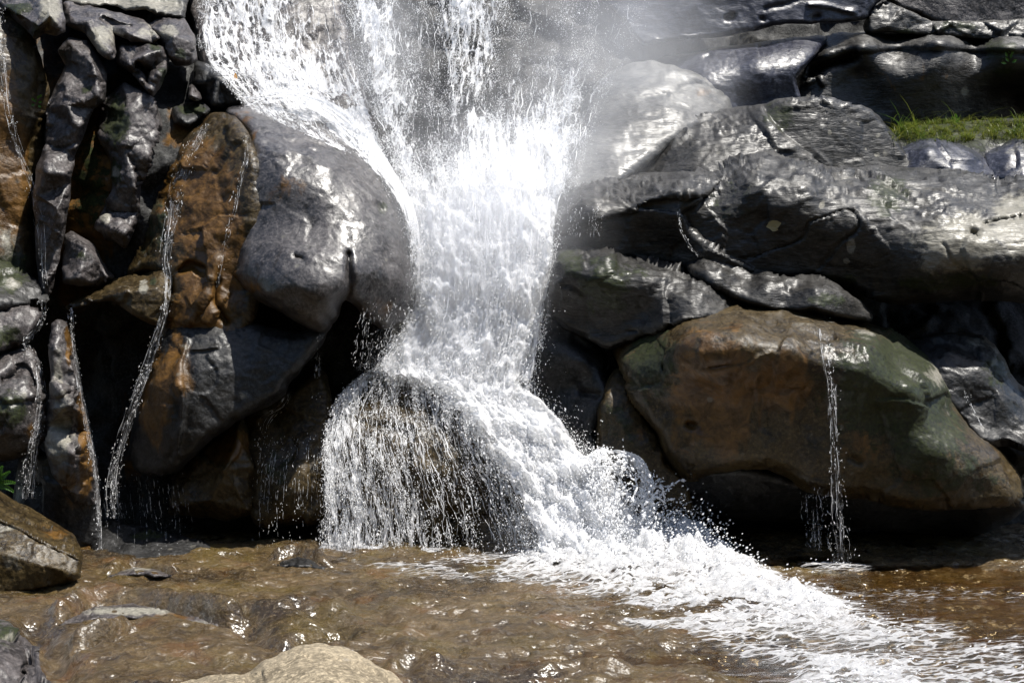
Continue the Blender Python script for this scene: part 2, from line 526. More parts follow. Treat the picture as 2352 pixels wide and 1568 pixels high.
# ---------------------------------------------------------------- left cliff: columns, slabs and blocks
rock('rock_wall', 'rust brown wet rock wall with a thin white streak at the far left',
     [(-260, 10), (50, 25), (82, 100), (112, 220), (86, 390), (80, 470), (92, 620), (60, 670), (-260, 650)],
     [(-200, 300, 10.7), (-60, 100, 11.2), (60, 300, 11.4), (20, 500, 11.2), (70, 120, 11.5), (-100, 600, 10.9), (40, 640, 11.2), (0, 40, 11.6)],
     mat='brown', edge=0.25, R=40, big=0.06, facet=0.05, ffreq=1.5, step=5, strata=0.02, sdir=1.3, sfreq=5,
     stains=[('r', 10, 350, 70, 260, .8), ('p', 20, 560, 40, 60, .5), ('m', 30, 620, 60, 60, .7), ('m', 60, 60, 30, 30, .7)])
rock('rock_column', 'tall violet grey leaning rock column beside the rust brown wall',
     [(150, 150), (132, 115), (158, 85), (200, 92), (245, 160), (243, 232), (214, 250), (196, 300), (172, 360), (165, 420), (152, 525), (135, 600), (120, 668), (98, 692), (86, 625), (75, 450), (82, 390), (104, 330), (106, 250), (118, 220)],
     [(160, 100, 11.5), (215, 150, 11.25), (225, 225, 11.15), (150, 240, 11.1), (105, 250, 11.3), (110, 400, 10.85), (155, 400, 10.95), (130, 480, 10.8), (105, 640, 10.75), (90, 450, 10.95), (180, 300, 11.1)],
     mat='wet_grey', edge=0.22, R=16, back=0.5, big=0.03, mid=0.02, facet=0.022, ffreq=4.0, sharp=True, step=3, jit=2,
     steps=[([(100, 330), (140, 345), (190, 330)], 4, 40, -0.07)], stains=[('m', 200, 205, 16, 14, .8)])
rock('rock_column', 'moss spotted leaning rock column with a pale spot, left of the brown flank',
     [(235, 235), (262, 205), (285, 188), (350, 215), (378, 290), (352, 370), (327, 425), (320, 490), (302, 552), (287, 572), (245, 548), (214, 525), (232, 490), (258, 430), (252, 370), (225, 310)],
     [(285, 195, 11.5), (350, 225, 11.4), (300, 260, 11.2), (365, 290, 11.4), (290, 350, 11.1), (340, 360, 11.15), (270, 430, 11.1), (310, 430, 11.0), (250, 520, 10.95), (290, 540, 10.9), (240, 320, 11.3)],
     mat='wet_grey', edge=0.25, R=18, back=0.5, big=0.04, mid=0.03, facet=0.022, ffreq=4.0, sharp=True, step=3, jit=2.5,
     stains=[('m', 270, 280, 30, 70, .9), ('m', 265, 395, 18, 40, .8), ('p', 245, 505, 10, 14, .9), ('p', 268, 395, 10, 18, .6)])
rock('rock_block', 'squat grey triangular rock block wedged at the foot of the leaning columns',
     [(144, 650), (142, 600), (150, 540), (164, 530), (215, 558), (238, 600), (264, 640), (225, 660), (190, 658)],
     [(150, 545, 11.0), (165, 535, 11.05), (195, 570, 10.8), (180, 640, 10.65), (250, 640, 10.9), (148, 640, 10.75), (230, 600, 10.9)],
     mat='wet_grey', edge=0.2, R=14, back=0.5, facet=0.022, ffreq=4.0, sharp=True, big=0.012, mid=0.008, step=3, jit=2, stains=[('m', 190, 590, 20, 14, .6)])
rock('rock_block', 'rounded grey rock lump with a mossy yellow top in the upper left corner',
     [(40, -70), (128, -70), (150, 40), (150, 72), (128, 84), (100, 78), (78, 98), (62, 70), (20, 30), (-40, 25), (-60, -40)],
     [(60, -20, 11.7), (110, -20, 11.6), (115, 35, 11.1), (140, 70, 11.15), (75, 90, 11.3), (20, 20, 11.4), (90, 60, 11.1)],
     mat='wet_grey', edge=0.22, R=22, back=0.5, ffreq=4.0, facet=0.022, sharp=True, big=0.012, mid=0.008, step=3, jit=3, stains=[('m', 40, 22, 40, 14, .9), ('m', 85, 70, 20, 20, .6), ('p', 115, 25, 34, 50, .75)])
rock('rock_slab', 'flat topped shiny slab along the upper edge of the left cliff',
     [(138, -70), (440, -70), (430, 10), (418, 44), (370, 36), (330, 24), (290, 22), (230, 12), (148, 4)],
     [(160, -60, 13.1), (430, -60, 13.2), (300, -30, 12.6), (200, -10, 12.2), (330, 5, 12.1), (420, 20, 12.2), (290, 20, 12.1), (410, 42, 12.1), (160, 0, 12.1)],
     mat='strata', edge=0.12, R=12, back=0.4, strata=0.03, sdir=-0.1, sfreq=6, facet=0.04, stains=[('p', 260, 10, 200, 40, .75)])  # glare of the lit top painted in as pale dry rock
rock('rock_slab', 'sloping grey slab ending in two bright wet snouts below the flat topped slab',
     [(142, 2), (200, 10), (250, 24), (330, 44), (372, 86), (352, 102), (300, 96), (262, 78), (268, 120), (260, 138), (246, 136), (222, 118), (196, 78), (150, 58)],
     [(150, 10, 12.0), (250, 30, 11.9), (340, 55, 11.8), (365, 90, 11.55), (300, 80, 11.5), (200, 50, 11.6), (250, 125, 11.3), (225, 95, 11.4), (170, 55, 11.6)],
     mat='wet_grey', edge=0.18, R=16, back=0.4, big=0.03, facet=0.022, sharp=True, step=3, jit=2, creases=[([(235, 40), (262, 52), (300, 60)], 5, 0.1)], stains=[('p', 230, 85, 60, 40, .7), ('p', 340, 70, 40, 24, .6)])  # bright slab faces likewise painted in with the pale dry tone
rock('rock_block', 'angular cracked block at the right end of the upper left cliff, beside the side cascade',
     [(338, 58), (372, 36), (422, 42), (448, 80), (454, 140), (436, 152), (402, 152), (372, 112)],
     [(372, 40, 12.0), (420, 50, 11.9), (400, 85, 11.6), (445, 100, 11.75), (440, 145, 11.75), (390, 130, 11.6), (350, 65, 11.8)],
     mat='wet_grey', edge=0.2, R=14, back=0.5, facet=0.022, ffreq=4.0, sharp=True, big=0.012, mid=0.008, step=3, jit=2, stains=[('m', 415, 125, 20, 16, .7), ('p', 390, 70, 30, 24, .65)])
rock('rock_block', 'twisted hollow block with mossy edges hanging over a dark hole in the left cliff',
     [(268, 100), (300, 102), (340, 98), (376, 105), (386, 135), (382, 170), (366, 208), (350, 224), (334, 205), (300, 168), (268, 150)],
     [(280, 110, 11.6), (340, 102, 11.6), (376, 115, 11.5), (300, 150, 11.3), (330, 130, 11.35), (345, 160, 11.55), (375, 165, 11.35), (352, 215, 11.25), (335, 195, 11.25)],
     mat='wet_grey', edge=0.2, R=13, back=0.5, facet=0.022, ffreq=4.0, sharp=True, big=0.012, mid=0.008, step=3, jit=2, creases=[([(318, 150), (335, 168), (342, 190)], 9, 0.22)],
     stains=[('m', 375, 180, 12, 30, .8), ('m', 355, 110, 20, 12, .7)])
rock('stone', 'small grey wedge stone standing in the dark hole of the left cliff',
     [(434, 196), (446, 192), (458, 208), (466, 230), (448, 234), (430, 226)],
     [(440, 197, 11.8), (460, 220, 11.7), (440, 220, 11.6), (455, 230, 11.65)], cat='rock', mat='wet_grey', edge=0.12, R=9, back=0.3, sharp=True, big=0.012, mid=0.008, step=3, jit=1, facet=0.022)
rock('stone', 'mossy flat stone ledge at the lip of the dark hole by the big boulder',
     [(394, 244), (420, 238), (466, 234), (488, 254), (462, 272), (430, 292), (400, 284), (392, 264)],
     [(420, 240, 11.9), (470, 238, 11.8), (470, 260, 11.5), (410, 270, 11.5), (430, 285, 11.45), (400, 250, 11.7)], cat='rock', mat='wet_dark', edge=0.15, R=12, back=0.4, sharp=True, big=0.012, mid=0.008, step=3, jit=2, ffreq=4.0, facet=0.022,
     stains=[('m', 440, 252, 40, 16, .9)])
rock('rock', 'black dripping rock under the thin edge of the side cascade',
     [(446, 140), (500, 146), (560, 160), (574, 198), (570, 240), (520, 252), (488, 250), (466, 228), (444, 190)],
     [(450, 150, 12.1), (560, 170, 12.1), (500, 180, 11.8), (560, 230, 11.8), (490, 240, 11.75), (450, 190, 11.9)], mat='wet_dark', edge=0.2, R=14, back=0.4, sharp=True, big=0.012, mid=0.008, step=3, jit=2, facet=0.022)
rock('rock', 'lichen covered lumpy rock low on the left edge, above the small trickle',
     [(-200, 590), (-40, 585), (40, 610), (95, 650), (103, 692), (50, 706), (-60, 730), (-200, 740)],
     [(-150, 600, 10.8), (40, 620, 10.9), (90, 670, 10.75), (30, 690, 10.5), (-60, 690, 10.4), (-150, 700, 10.4)], mat='wet_dark', edge=0.2, R=22, back=0.5, facet=0.06, ffreq=2.6, big=0.06,
     stains=[('m', 0, 630, 70, 50, 1), ('p', 30, 650, 30, 20, .5)])
rock('rock', 'ledge shaped rock with a shiny rim under the lichen covered rock on the left edge',
     [(-200, 715), (-40, 705), (60, 702), (98, 716), (92, 745), (60, 790), (-20, 812), (-200, 830)],
     [(-150, 720, 10.8), (60, 706, 10.7), (92, 722, 10.6), (40, 735, 10.35), (-60, 760, 10.2), (40, 785, 10.4), (-150, 800, 10.3)], mat='wet_grey', edge=0.18, R=18, back=0.5, facet=0.05, ffreq=2.8, strata=0.02,
     stains=[('m', 0, 770, 60, 30, .8)])
rock('rock', 'dark lichen blotched boulder on the left edge, behind the wet foreground boulder',
     [(-200, 830), (-60, 812), (20, 806), (42, 790), (78, 800), (98, 870), (108, 960), (100, 1010), (62, 1044), (0, 1062), (-200, 1090)],
     [(-150, 840, 10.5), (30, 800, 10.5), (75, 815, 10.45), (50, 880, 10.1), (95, 960, 10.15), (20, 960, 9.95), (-100, 960, 9.9), (60, 1035, 10.15), (-50, 1060, 10.1)], mat='wet_grey', edge=0.22, R=26, back=0.6, facet=0.06, ffreq=2.4,
     stains=[('m', 20, 940, 50, 50, .8), ('p', 55, 905, 14, 18, .6), ('p', 8, 950, 10, 16, .6), ('r', 60, 1000, 30, 40, .5)], creases=[([(0, 870), (50, 840), (75, 880)], 6, 0.12)])
rock('rock_column', 'square rock pillar with a pale sunlit front and a rust brown right side',
     [(118, 742), (130, 732), (152, 738), (166, 790), (186, 900), (206, 1000), (224, 1100), (228, 1160), (170, 1158), (120, 1090), (104, 1040), (106, 980), (112, 920), (116, 860), (110, 800)],
     [(130, 740, 10.5), (150, 745, 10.5), (125, 800, 10.2), (160, 830, 10.25), (118, 940, 10.05), (160, 930, 9.95), (165, 1040, 9.9), (190, 950, 10.2), (215, 1090, 10.35), (120, 1050, 10.05), (150, 1130, 10.05), (205, 1140, 10.3)],
     mat='wet_grey', edge=0.15, R=10, back=0.6, sharp=True, step=3, jit=2, big=0.02, mid=0.02, facet=0.022, ffreq=4.0,
     creases=[([(168, 880), (166, 960), (172, 1070)], 3, -0.03)], steps=[([(150, 905), (128, 912), (108, 905)], 4, 60, -0.05)],
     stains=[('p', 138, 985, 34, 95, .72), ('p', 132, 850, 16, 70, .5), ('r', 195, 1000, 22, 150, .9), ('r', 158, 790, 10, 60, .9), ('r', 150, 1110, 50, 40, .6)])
rock('rock', 'black wet rock foot below the square pillar',
     [(50, 1020), (110, 1040), (168, 1060), (216, 1120), (230, 1200), (220, 1262), (40, 1262)],
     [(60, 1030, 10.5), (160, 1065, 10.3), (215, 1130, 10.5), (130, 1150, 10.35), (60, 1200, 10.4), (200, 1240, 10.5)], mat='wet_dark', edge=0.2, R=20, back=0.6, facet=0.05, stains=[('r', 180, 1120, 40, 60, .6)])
rock('rock_ledge', 'shiny brown rock ledge roofing the black hollow left of the trickle',
     [(148, 706), (176, 690), (206, 676), (260, 640), (330, 626), (386, 600), (398, 640), (390, 700), (372, 750), (340, 742), (300, 722), (262, 692), (214, 694), (160, 714)],
     [(160, 704, 10.75), (200, 684, 10.75), (260, 644, 11.0), (330, 632, 11.0), (380, 608, 11.0), (250, 680, 10.55), (300, 670, 10.45), (360, 660, 10.5), (340, 730, 10.45), (385, 690, 10.55)],
     mat='brown', edge=0.15, R=12, back=0.5, sharp=True, big=0.012, mid=0.008, step=3, jit=2, facet=0.022, ffreq=4.0, stains=[('p', 330, 660, 14, 20, .7), ('m', 355, 650, 14, 14, .6), ('p', 290, 660, 30, 24, .3)])
rock('boulder', 'rust brown flank of rock with small trickles, left of the big grey boulder',
     [(495, 258), (560, 286), (606, 420), (604, 640), (575, 765), (520, 790), (450, 800), (372, 806), (352, 770), (388, 700), (392, 640), (340, 628), (288, 645), (306, 590), (330, 540), (350, 480), (386, 390), (425, 315), (455, 285)],
     [(495, 268, 11.4), (545, 300, 11.0), (430, 320, 11.35), (390, 420, 11.2), (320, 580, 11.15), (470, 400, 11.0), (540, 480, 10.75), (450, 560, 10.75), (400, 560, 10.85), (480, 640, 10.6), (540, 620, 10.65), (420, 700, 10.6), (480, 760, 10.55), (560, 740, 10.6), (400, 780, 10.65)],
     cat='boulder', mat='brown', edge=0.25, R=30, big=0.05, mid=0.025, facet=0.05, ffreq=2.0, strata=0.012, sdir=1.2,
     creases=[([(420, 625), (440, 610), (460, 620)], 9, 0.12), ([(500, 600), (470, 680), (440, 740)], 8, -0.06), ([(500, 640), (495, 700), (520, 740)], 7, 0.08)],
     stains=[('r', 480, 560, 90, 260, 1), ('r', 400, 450, 40, 120, .8), ('m', 360, 540, 40, 120, .5), ('r', 430, 740, 60, 60, 1)])
rock('boulder', 'black grey boulder with a rust left edge, hanging under the big grey boulder',
     [(372, 770), (400, 735), (470, 728), (560, 735), (680, 760), (748, 750), (742, 790), (716, 822), (690, 850), (664, 890), (640, 920), (565, 958), (500, 1000), (450, 1045), (402, 1086), (340, 1092), (302, 1062), (300, 1000), (318, 920), (345, 850)],
     [(400, 745, 10.7), (560, 745, 10.6), (735, 765, 10.65), (440, 820, 10.35), (560, 850, 10.4), (660, 850, 10.5), (390, 900, 10.3), (400, 1010, 10.3), (415, 950, 10.25), (320, 1040, 10.6), (340, 900, 10.55), (500, 960, 10.3), (600, 920, 10.42), (410, 1075, 10.35)],
     cat='boulder', mat='wet_dark', edge=0.3, R=26, big=0.04, mid=0.015, facet=0.018, ffreq=1.8,
     creases=[([(430, 780), (410, 860), (420, 940), (405, 1040)], 7, -0.07), ([(440, 800), (500, 795)], 5, -0.05)],
     stains=[('r', 360, 920, 50, 130, 1), ('r', 410, 840, 40, 90, .8), ('p', 425, 795, 18, 10, .5), ('p', 560, 905, 18, 16, .4)])
rock('rock', 'dark red pointed rock leaning under the black grey boulder',
     [(388, 1180), (398, 1092), (450, 1038), (505, 995), (560, 945), (588, 1000), (594, 1060), (600, 1120), (588, 1178), (520, 1196), (450, 1186)],
     [(400, 1160, 10.75), (450, 1050, 10.8), (555, 960, 10.95), (545, 1010, 10.7), (520, 1080, 10.55), (580, 1070, 10.75), (480, 1150, 10.6), (570, 1170, 10.7), (440, 1100, 10.75)],
     mat='brown', edge=0.2, R=12, sharp=True, step=3, jit=2, facet=0.022, big=0.03, stains=[('r', 520, 1020, 60, 50, .9)], creases=[([(548, 975), (545, 1030), (512, 1086)], 4, -0.04)])
rock('rock', 'brown dripping rock between the dark red pointed rock and the water veiled dome',
     [(556, 960), (640, 905), (742, 850), (770, 1000), (768, 1150), (740, 1190), (660, 1206), (586, 1190), (570, 1080)],
     [(570, 980, 11.0), (740, 870, 11.1), (640, 1000, 10.85), (700, 1080, 10.6), (720, 1120, 10.6), (600, 1150, 10.75), (760, 1120, 10.8), (660, 1190, 10.7)],
     mat='brown', edge=0.25, R=24, facet=0.05, big=0.06, stains=[('m', 640, 1080, 50, 80, .5)])
rock('stone', 'low wet ledge stone at the foot of the dark hollow, left of the dome',
     [(212, 1216), (232, 1198), (275, 1196), (350, 1216), (440, 1234), (482, 1250), (476, 1272), (380, 1284), (222, 1282)],
     [(232, 1202, 10.8), (350, 1220, 10.6), (470, 1250, 10.4), (300, 1250, 10.3), (420, 1262, 10.28), (230, 1270, 10.3)], cat='rock', mat='wet_dark', edge=0.12, R=12, back=0.4, facet=0.04, stains=[('m', 350, 1225, 60, 14, .6)])

# ---------------------------------------------------------------- big boulder left of the chute
rock('rock_slab', 'pale grey slanted slab under the side cascade, above the big grey boulder',
     [(436, -70), (775, -70), (795, 60), (835, 205), (868, 300), (800, 330), (700, 310), (580, 290), (500, 262), (462, 180), (448, 80)],
     [(450, -40, 13.2), (770, -40, 13.25), (600, 60, 12.7), (780, 100, 12.85), (480, 150, 12.35), (620, 180, 12.2), (820, 210, 12.3), (540, 260, 11.95), (680, 260, 12.0), (850, 290, 12.0)],
     mat='wet_grey', edge=0.2, R=20, facet=0.06, ffreq=1.6, big=0.05, step=5, creases=[([(560, -20), (570, 80), (600, 160)], 8, 0.06)])
rock('boulder', 'big rounded grey boulder with a smooth shiny face, left of the white chute',
     [(518, 262), (545, 240), (620, 232), (700, 246), (770, 292), (835, 345), (885, 405), (925, 470), (942, 540), (946, 620), (946, 690), (930, 742), (880, 756), (850, 738), (812, 700), (790, 690), (772, 740), (738, 766), (690, 745), (640, 715), (585, 685), (540, 645), (518, 640), (540, 600), (548, 500), (560, 400), (566, 310)],
     [(620, 238, 11.9), (535, 262, 11.4), (700, 255, 11.95), (830, 350, 11.7), (600, 300, 11.25), (700, 330, 11.2), (640, 380, 10.75), (570, 380, 10.85), (760, 390, 10.85), (840, 440, 11.0), (560, 560, 10.6), (640, 500, 10.6), (720, 520, 10.5), (850, 540, 10.62), (930, 560, 10.95),
      (590, 610, 10.35), (700, 625, 10.12), (780, 640, 10.15), (660, 690, 10.12), (740, 710, 10.15), (740, 755, 10.35), (830, 660, 10.35), (900, 640, 10.6), (920, 720, 10.85), (860, 730, 10.6), (530, 630, 10.6)],
     cat='boulder', mat='smooth_wet', edge=0.32, R=34, facet=0.012, ffreq=1.3, big=0.025, mid=0.008, fine=0.004, back=1.2, strata=0.012, sdir=-0.35, sfreq=8, ripple=((700, 348, 150, 40, 0.02, 9, -0.45), (850, 420, 60, 50, 0.015, 9, -0.9)),
     creases=[([(802, 586), (806, 630), (796, 680)], 7, 0.10), ([(545, 572), (620, 568), (690, 590), (800, 592)], 12, -0.014), ([(680, 592), (696, 596)], 6, 0.06),
              ([(758, 520), (772, 506), (795, 510), (815, 535), (812, 555), (795, 562), (768, 552), (757, 532), (758, 520)], 2.2, 0.009),
              ([(600, 345), (640, 360), (690, 355), (740, 380), (800, 380)], 9, -0.03), ([(610, 330), (680, 345), (730, 350)], 8, 0.02),
              ([(868, 470), (880, 484)], 6, 0.06), ([(560, 320), (575, 400), (560, 480), (548, 560)], 8, -0.03)],
     steps=[([(600, 695), (680, 668), (740, 690), (800, 660)], 14, 50, 0.04)],
     stains=[('r', 660, 440, 60, 50, .38), ('r', 540, 560, 18, 120, .7), ('r', 560, 660, 60, 18, .6), ('r', 860, 700, 60, 30, .5), ('r', 560, 300, 30, 60, .6), ('m', 880, 480, 14, 18, .7)])

# ---------------------------------------------------------------- upper right slabs
rock('rock_slab', 'smooth blue grey slab with an undercut lower edge, high on the right of the falls',
     [(1380, -70), (2030, -70), (2004, 20), (1986, 46), (1880, 55), (1790, 57), (1720, 75), (1650, 86), (1570, 92), (1500, 103), (1466, 96), (1425, 40)],
     [(1420, -40, 14.02), (2000, -40, 14.25), (1700, -20, 14.03), (1450, 30, 13.98), (1990, 20, 14.22), (1700, 60, 14.0), (1500, 92, 13.95), (1850, 50, 14.05), (1960, 40, 14.2), (1850, 12, 14.07), (1960, 22, 14.2)],
     mat='blue_slab', edge=0.12, R=9, big=0.03, mid=0.012, back=0.35,
     creases=[([(1670, 42), (1682, 38)], 6, 0.1), ([(1748, 44), (1756, 44)], 4, 0.07), ([(1868, 42), (1880, 38)], 6, 0.08), ([(1760, 24), (1800, 10), (1830, -5)], 5, 0.06), ([(1860, 12), (1910, 16), (1960, 28)], 5, -0.06)])
rock('rock_block', 'blue wet block with a gleaming top edge beneath the undercut slab',
     [(1420, 150), (1500, 128), (1570, 126), (1660, 108), (1740, 97), (1892, 82), (1884, 115), (1852, 150), (1830, 182), (1830, 250), (1680, 262), (1560, 270), (1430, 260)],
     [(1450, 145, 14.2), (1570, 129, 14.3), (1740, 99, 14.3), (1880, 88, 14.3), (1600, 146, 13.75), (1740, 124, 13.7), (1850, 120, 13.75), (1700, 230, 13.55), (1820, 220, 13.65), (1500, 230, 13.6)],
     mat='blue_slab', edge=0.12, R=10, step=3, jit=2, back=0.5, big=0.012, mid=0.008, creases=[([(1618, 134), (1630, 128)], 5, 0.08), ([(1740, 100), (1745, 125)], 3, 0.04)])
rock('rock_block', 'broad purple brown rock face under a shelf, right of the blue block',
     [(1832, 262), (1828, 182), (1846, 140), (1884, 86), (1960, 76), (2060, 70), (2150, 76), (2250, 80), (2450, 84), (2560, 88), (2560, 310), (2300, 310), (2100, 310), (1990, 290), (1900, 275)],
     [(1890, 90, 14.90), (2060, 73, 15.00), (2250, 82, 15.00), (2450, 90, 15.00), (1850, 160, 14.30), (1900, 128, 14.15), (1985, 104, 14.05), (2160, 104, 14.00), (2300, 108, 14.00), (2450, 110, 14.00), (1880, 220, 14.05), (1960, 170, 14.25), (2050, 170, 14.00), (2200, 180, 14.10), (2000, 250, 14.20), (2200, 270, 14.30), (2330, 220, 14.60), (2450, 230, 14.70)],
     mat='strata', edge=0.12, R=12, step=5, back=0.6, strata=0.035, sdir=0.35, sfreq=4, big=0.03,
     steps=[([(2352, 118), (2280, 120), (2160, 112), (2000, 118), (1900, 150)], 5, 60, -0.16)], creases=[([(1868, 165), (1900, 150), (1960, 132)], 12, 0.35), ([(1850, 190), (1880, 178), (1892, 195)], 5, -0.1)],
     stains=[('p', 2215, 210, 12, 14, .7), ('m', 2300, 120, 50, 30, .8), ('m', 2310, 165, 30, 20, .7), ('r', 2080, 200, 120, 60, .33)])
rock('rock_block', 'dark broken block with layered mossy shelves at the upper right edge',
     [(1982, 60), (1996, 20), (2034, 4), (2074, 16), (2140, 50), (2250, 48), (2350, 44), (2560, 40), (2560, 100), (2300, 92), (2150, 84), (2050, 76), (1990, 80)],
     [(2000, 30, 14.3), (2040, 8, 14.35), (2080, 25, 14.3), (2200, 52, 14.35), (2400, 46, 14.35), (2040, 60, 14.2), (2150, 72, 14.25), (2300, 70, 14.22), (2450, 80, 14.2), (2000, 75, 14.22)],
     mat='strata', edge=0.12, R=9, back=0.5, strata=0.05, sdir=-0.15, sfreq=7, facet=0.022, sharp=True, big=0.012, mid=0.008, step=3, jit=2, stains=[('m', 2200, 62, 60, 12, .9), ('m', 2080, 74, 30, 8, .7)])
rock('rock_slab', 'dim grey back slab in the top right corner behind the broken block',
     [(2030, -70), (2560, -70), (2560, 70), (2200, 66), (2110, 34), (2050, 14)],
     [(2060, -50, 14.66), (2500, -50, 14.7), (2300, 0, 14.6), (2100, 15, 14.62), (2300, 60, 14.6), (2500, 60, 14.6)], mat='wet_grey', edge=0.12, R=12, step=5, back=0.35, strata=0.03, sdir=-0.1)
rock('rock_ledge', 'soil covered rock shelf carrying the strip of green grass on the right',
     [(2010, 330), (2060, 296), (2200, 282), (2352, 270), (2560, 268), (2560, 420), (2270, 412), (2060, 372)],
     [(2040, 310, 13.4), (2200, 286, 13.6), (2400, 274, 13.7), (2060, 350, 12.9), (2200, 340, 12.85), (2400, 330, 12.8), (2300, 400, 12.8)], mat='wet_dark', edge=0.15, R=14, step=5, stains=[('m', 2200, 310, 200, 40, .9)])
rock('rock', 'small blue grey rock hump in front of the grass strip',
     [(2056, 346), (2070, 336), (2120, 320), (2190, 324), (2250, 354), (2282, 386), (2272, 408), (2150, 404), (2080, 392)],
     [(2075, 342, 12.9), (2120, 324, 12.95), (2190, 328, 12.9), (2270, 385, 12.7), (2130, 350, 12.5), (2220, 372, 12.5), (2150, 400, 12.4)], mat='blue_slab', edge=0.12, R=14, back=0.4, facet=0.03)
rock('rock', 'pale blue rock at the right edge below the grass strip',
     [(2258, 352), (2300, 334), (2352, 318), (2560, 320), (2560, 424), (2300, 420), (2268, 404)],
     [(2280, 350, 12.95), (2352, 322, 12.9), (2450, 325, 12.9), (2310, 380, 12.6), (2450, 380, 12.5), (2300, 410, 12.5)], mat='blue_slab', edge=0.12, R=14, back=0.4, facet=0.05, stains=[('p', 2340, 340, 40, 24, .5), ('r', 2335, 365, 20, 20, .4)])

# ---------------------------------------------------------------- right boulders
rock('boulder', 'pale wet slope of rock half veiled by spray, right of the upper falls',
     [(1290, 440), (1326, 330), (1340, 230), (1398, 165), (1478, 140), (1540, 148), (1600, 168), (1652, 200), (1684, 240), (1668, 275), (1570, 320), (1500, 370), (1450, 410), (1390, 440)],
     [(1480, 146, 13.4), (1600, 178, 13.4), (1670, 235, 13.3), (1400, 200, 13.0), (1520, 200, 12.95), (1500, 270, 12.55), (1600, 250, 12.8), (1400, 330, 12.2), (1480, 340, 12.2), (1340, 410, 11.9), (1330, 300, 12.5)],
     cat='boulder', mat='pale_slope', edge=0.2, R=26, step=5, big=0.03, mid=0.006, strata=0.02, sdir=0.3, sfreq=4, creases=[([(1560, 205), (1620, 200), (1660, 225)], 7, 0.06), ([(1540, 165), (1600, 185), (1650, 215)], 6, -0.05), ([(1480, 225), (1530, 215)], 6, 0.05)],
     stains=[('r', 1620, 215, 30, 20, .4)])
rock('boulder', 'rounded dark boulder with white lichen dots, below the blue block on the right',
     [(1440, 400), (1500, 335), (1560, 290), (1650, 252), (1740, 240), (1790, 227), (1850, 224), (1930, 230), (2000, 252), (2050, 300), (2078, 345), (2106, 392), (2080, 420), (1900, 430), (1600, 430), (1460, 425)],
     [(1790, 232, 12.5), (1850, 228, 12.45), (1930, 235, 12.5), (2000, 260, 12.55), (1650, 262, 12.9), (1500, 340, 12.5), (1735, 252, 12.7), (1770, 290, 12.4), (1800, 330, 12.35), (1860, 340, 12.32), (1950, 320, 12.4), (2060, 370, 12.5), (1870, 400, 12.3), (1600, 330, 12.25), (1680, 300, 12.45), (1560, 400, 11.95), (1700, 360, 12.0)],
     cat='boulder', mat='strata', facet=0.035, ffreq=1.6, edge=0.2, R=14, big=0.02, mid=0.008, ripple=((1600, 310, 140, 60, 0.045, 8, 0.5), (1880, 236, 120, 20, 0.03, 9, 0)), strata=0.03, sdir=0.35, sfreq=6, back=0.8,
     steps=[([(1744, 240), (1788, 305), (1866, 372)], 5, 60, -0.10)],
     stains=[('p', 1905, 305, 6, 7, 1), ('p', 1989, 342, 4, 5, 1), ('p', 2015, 355, 8, 6, 1), ('p', 2018, 312, 9, 8, .6), ('p', 1970, 285, 3, 4, .9), ('m', 1790, 270, 40, 40, .7), ('p', 2035, 350, 12, 14, .4), ('p', 1650, 285, 40, 14, .35)])
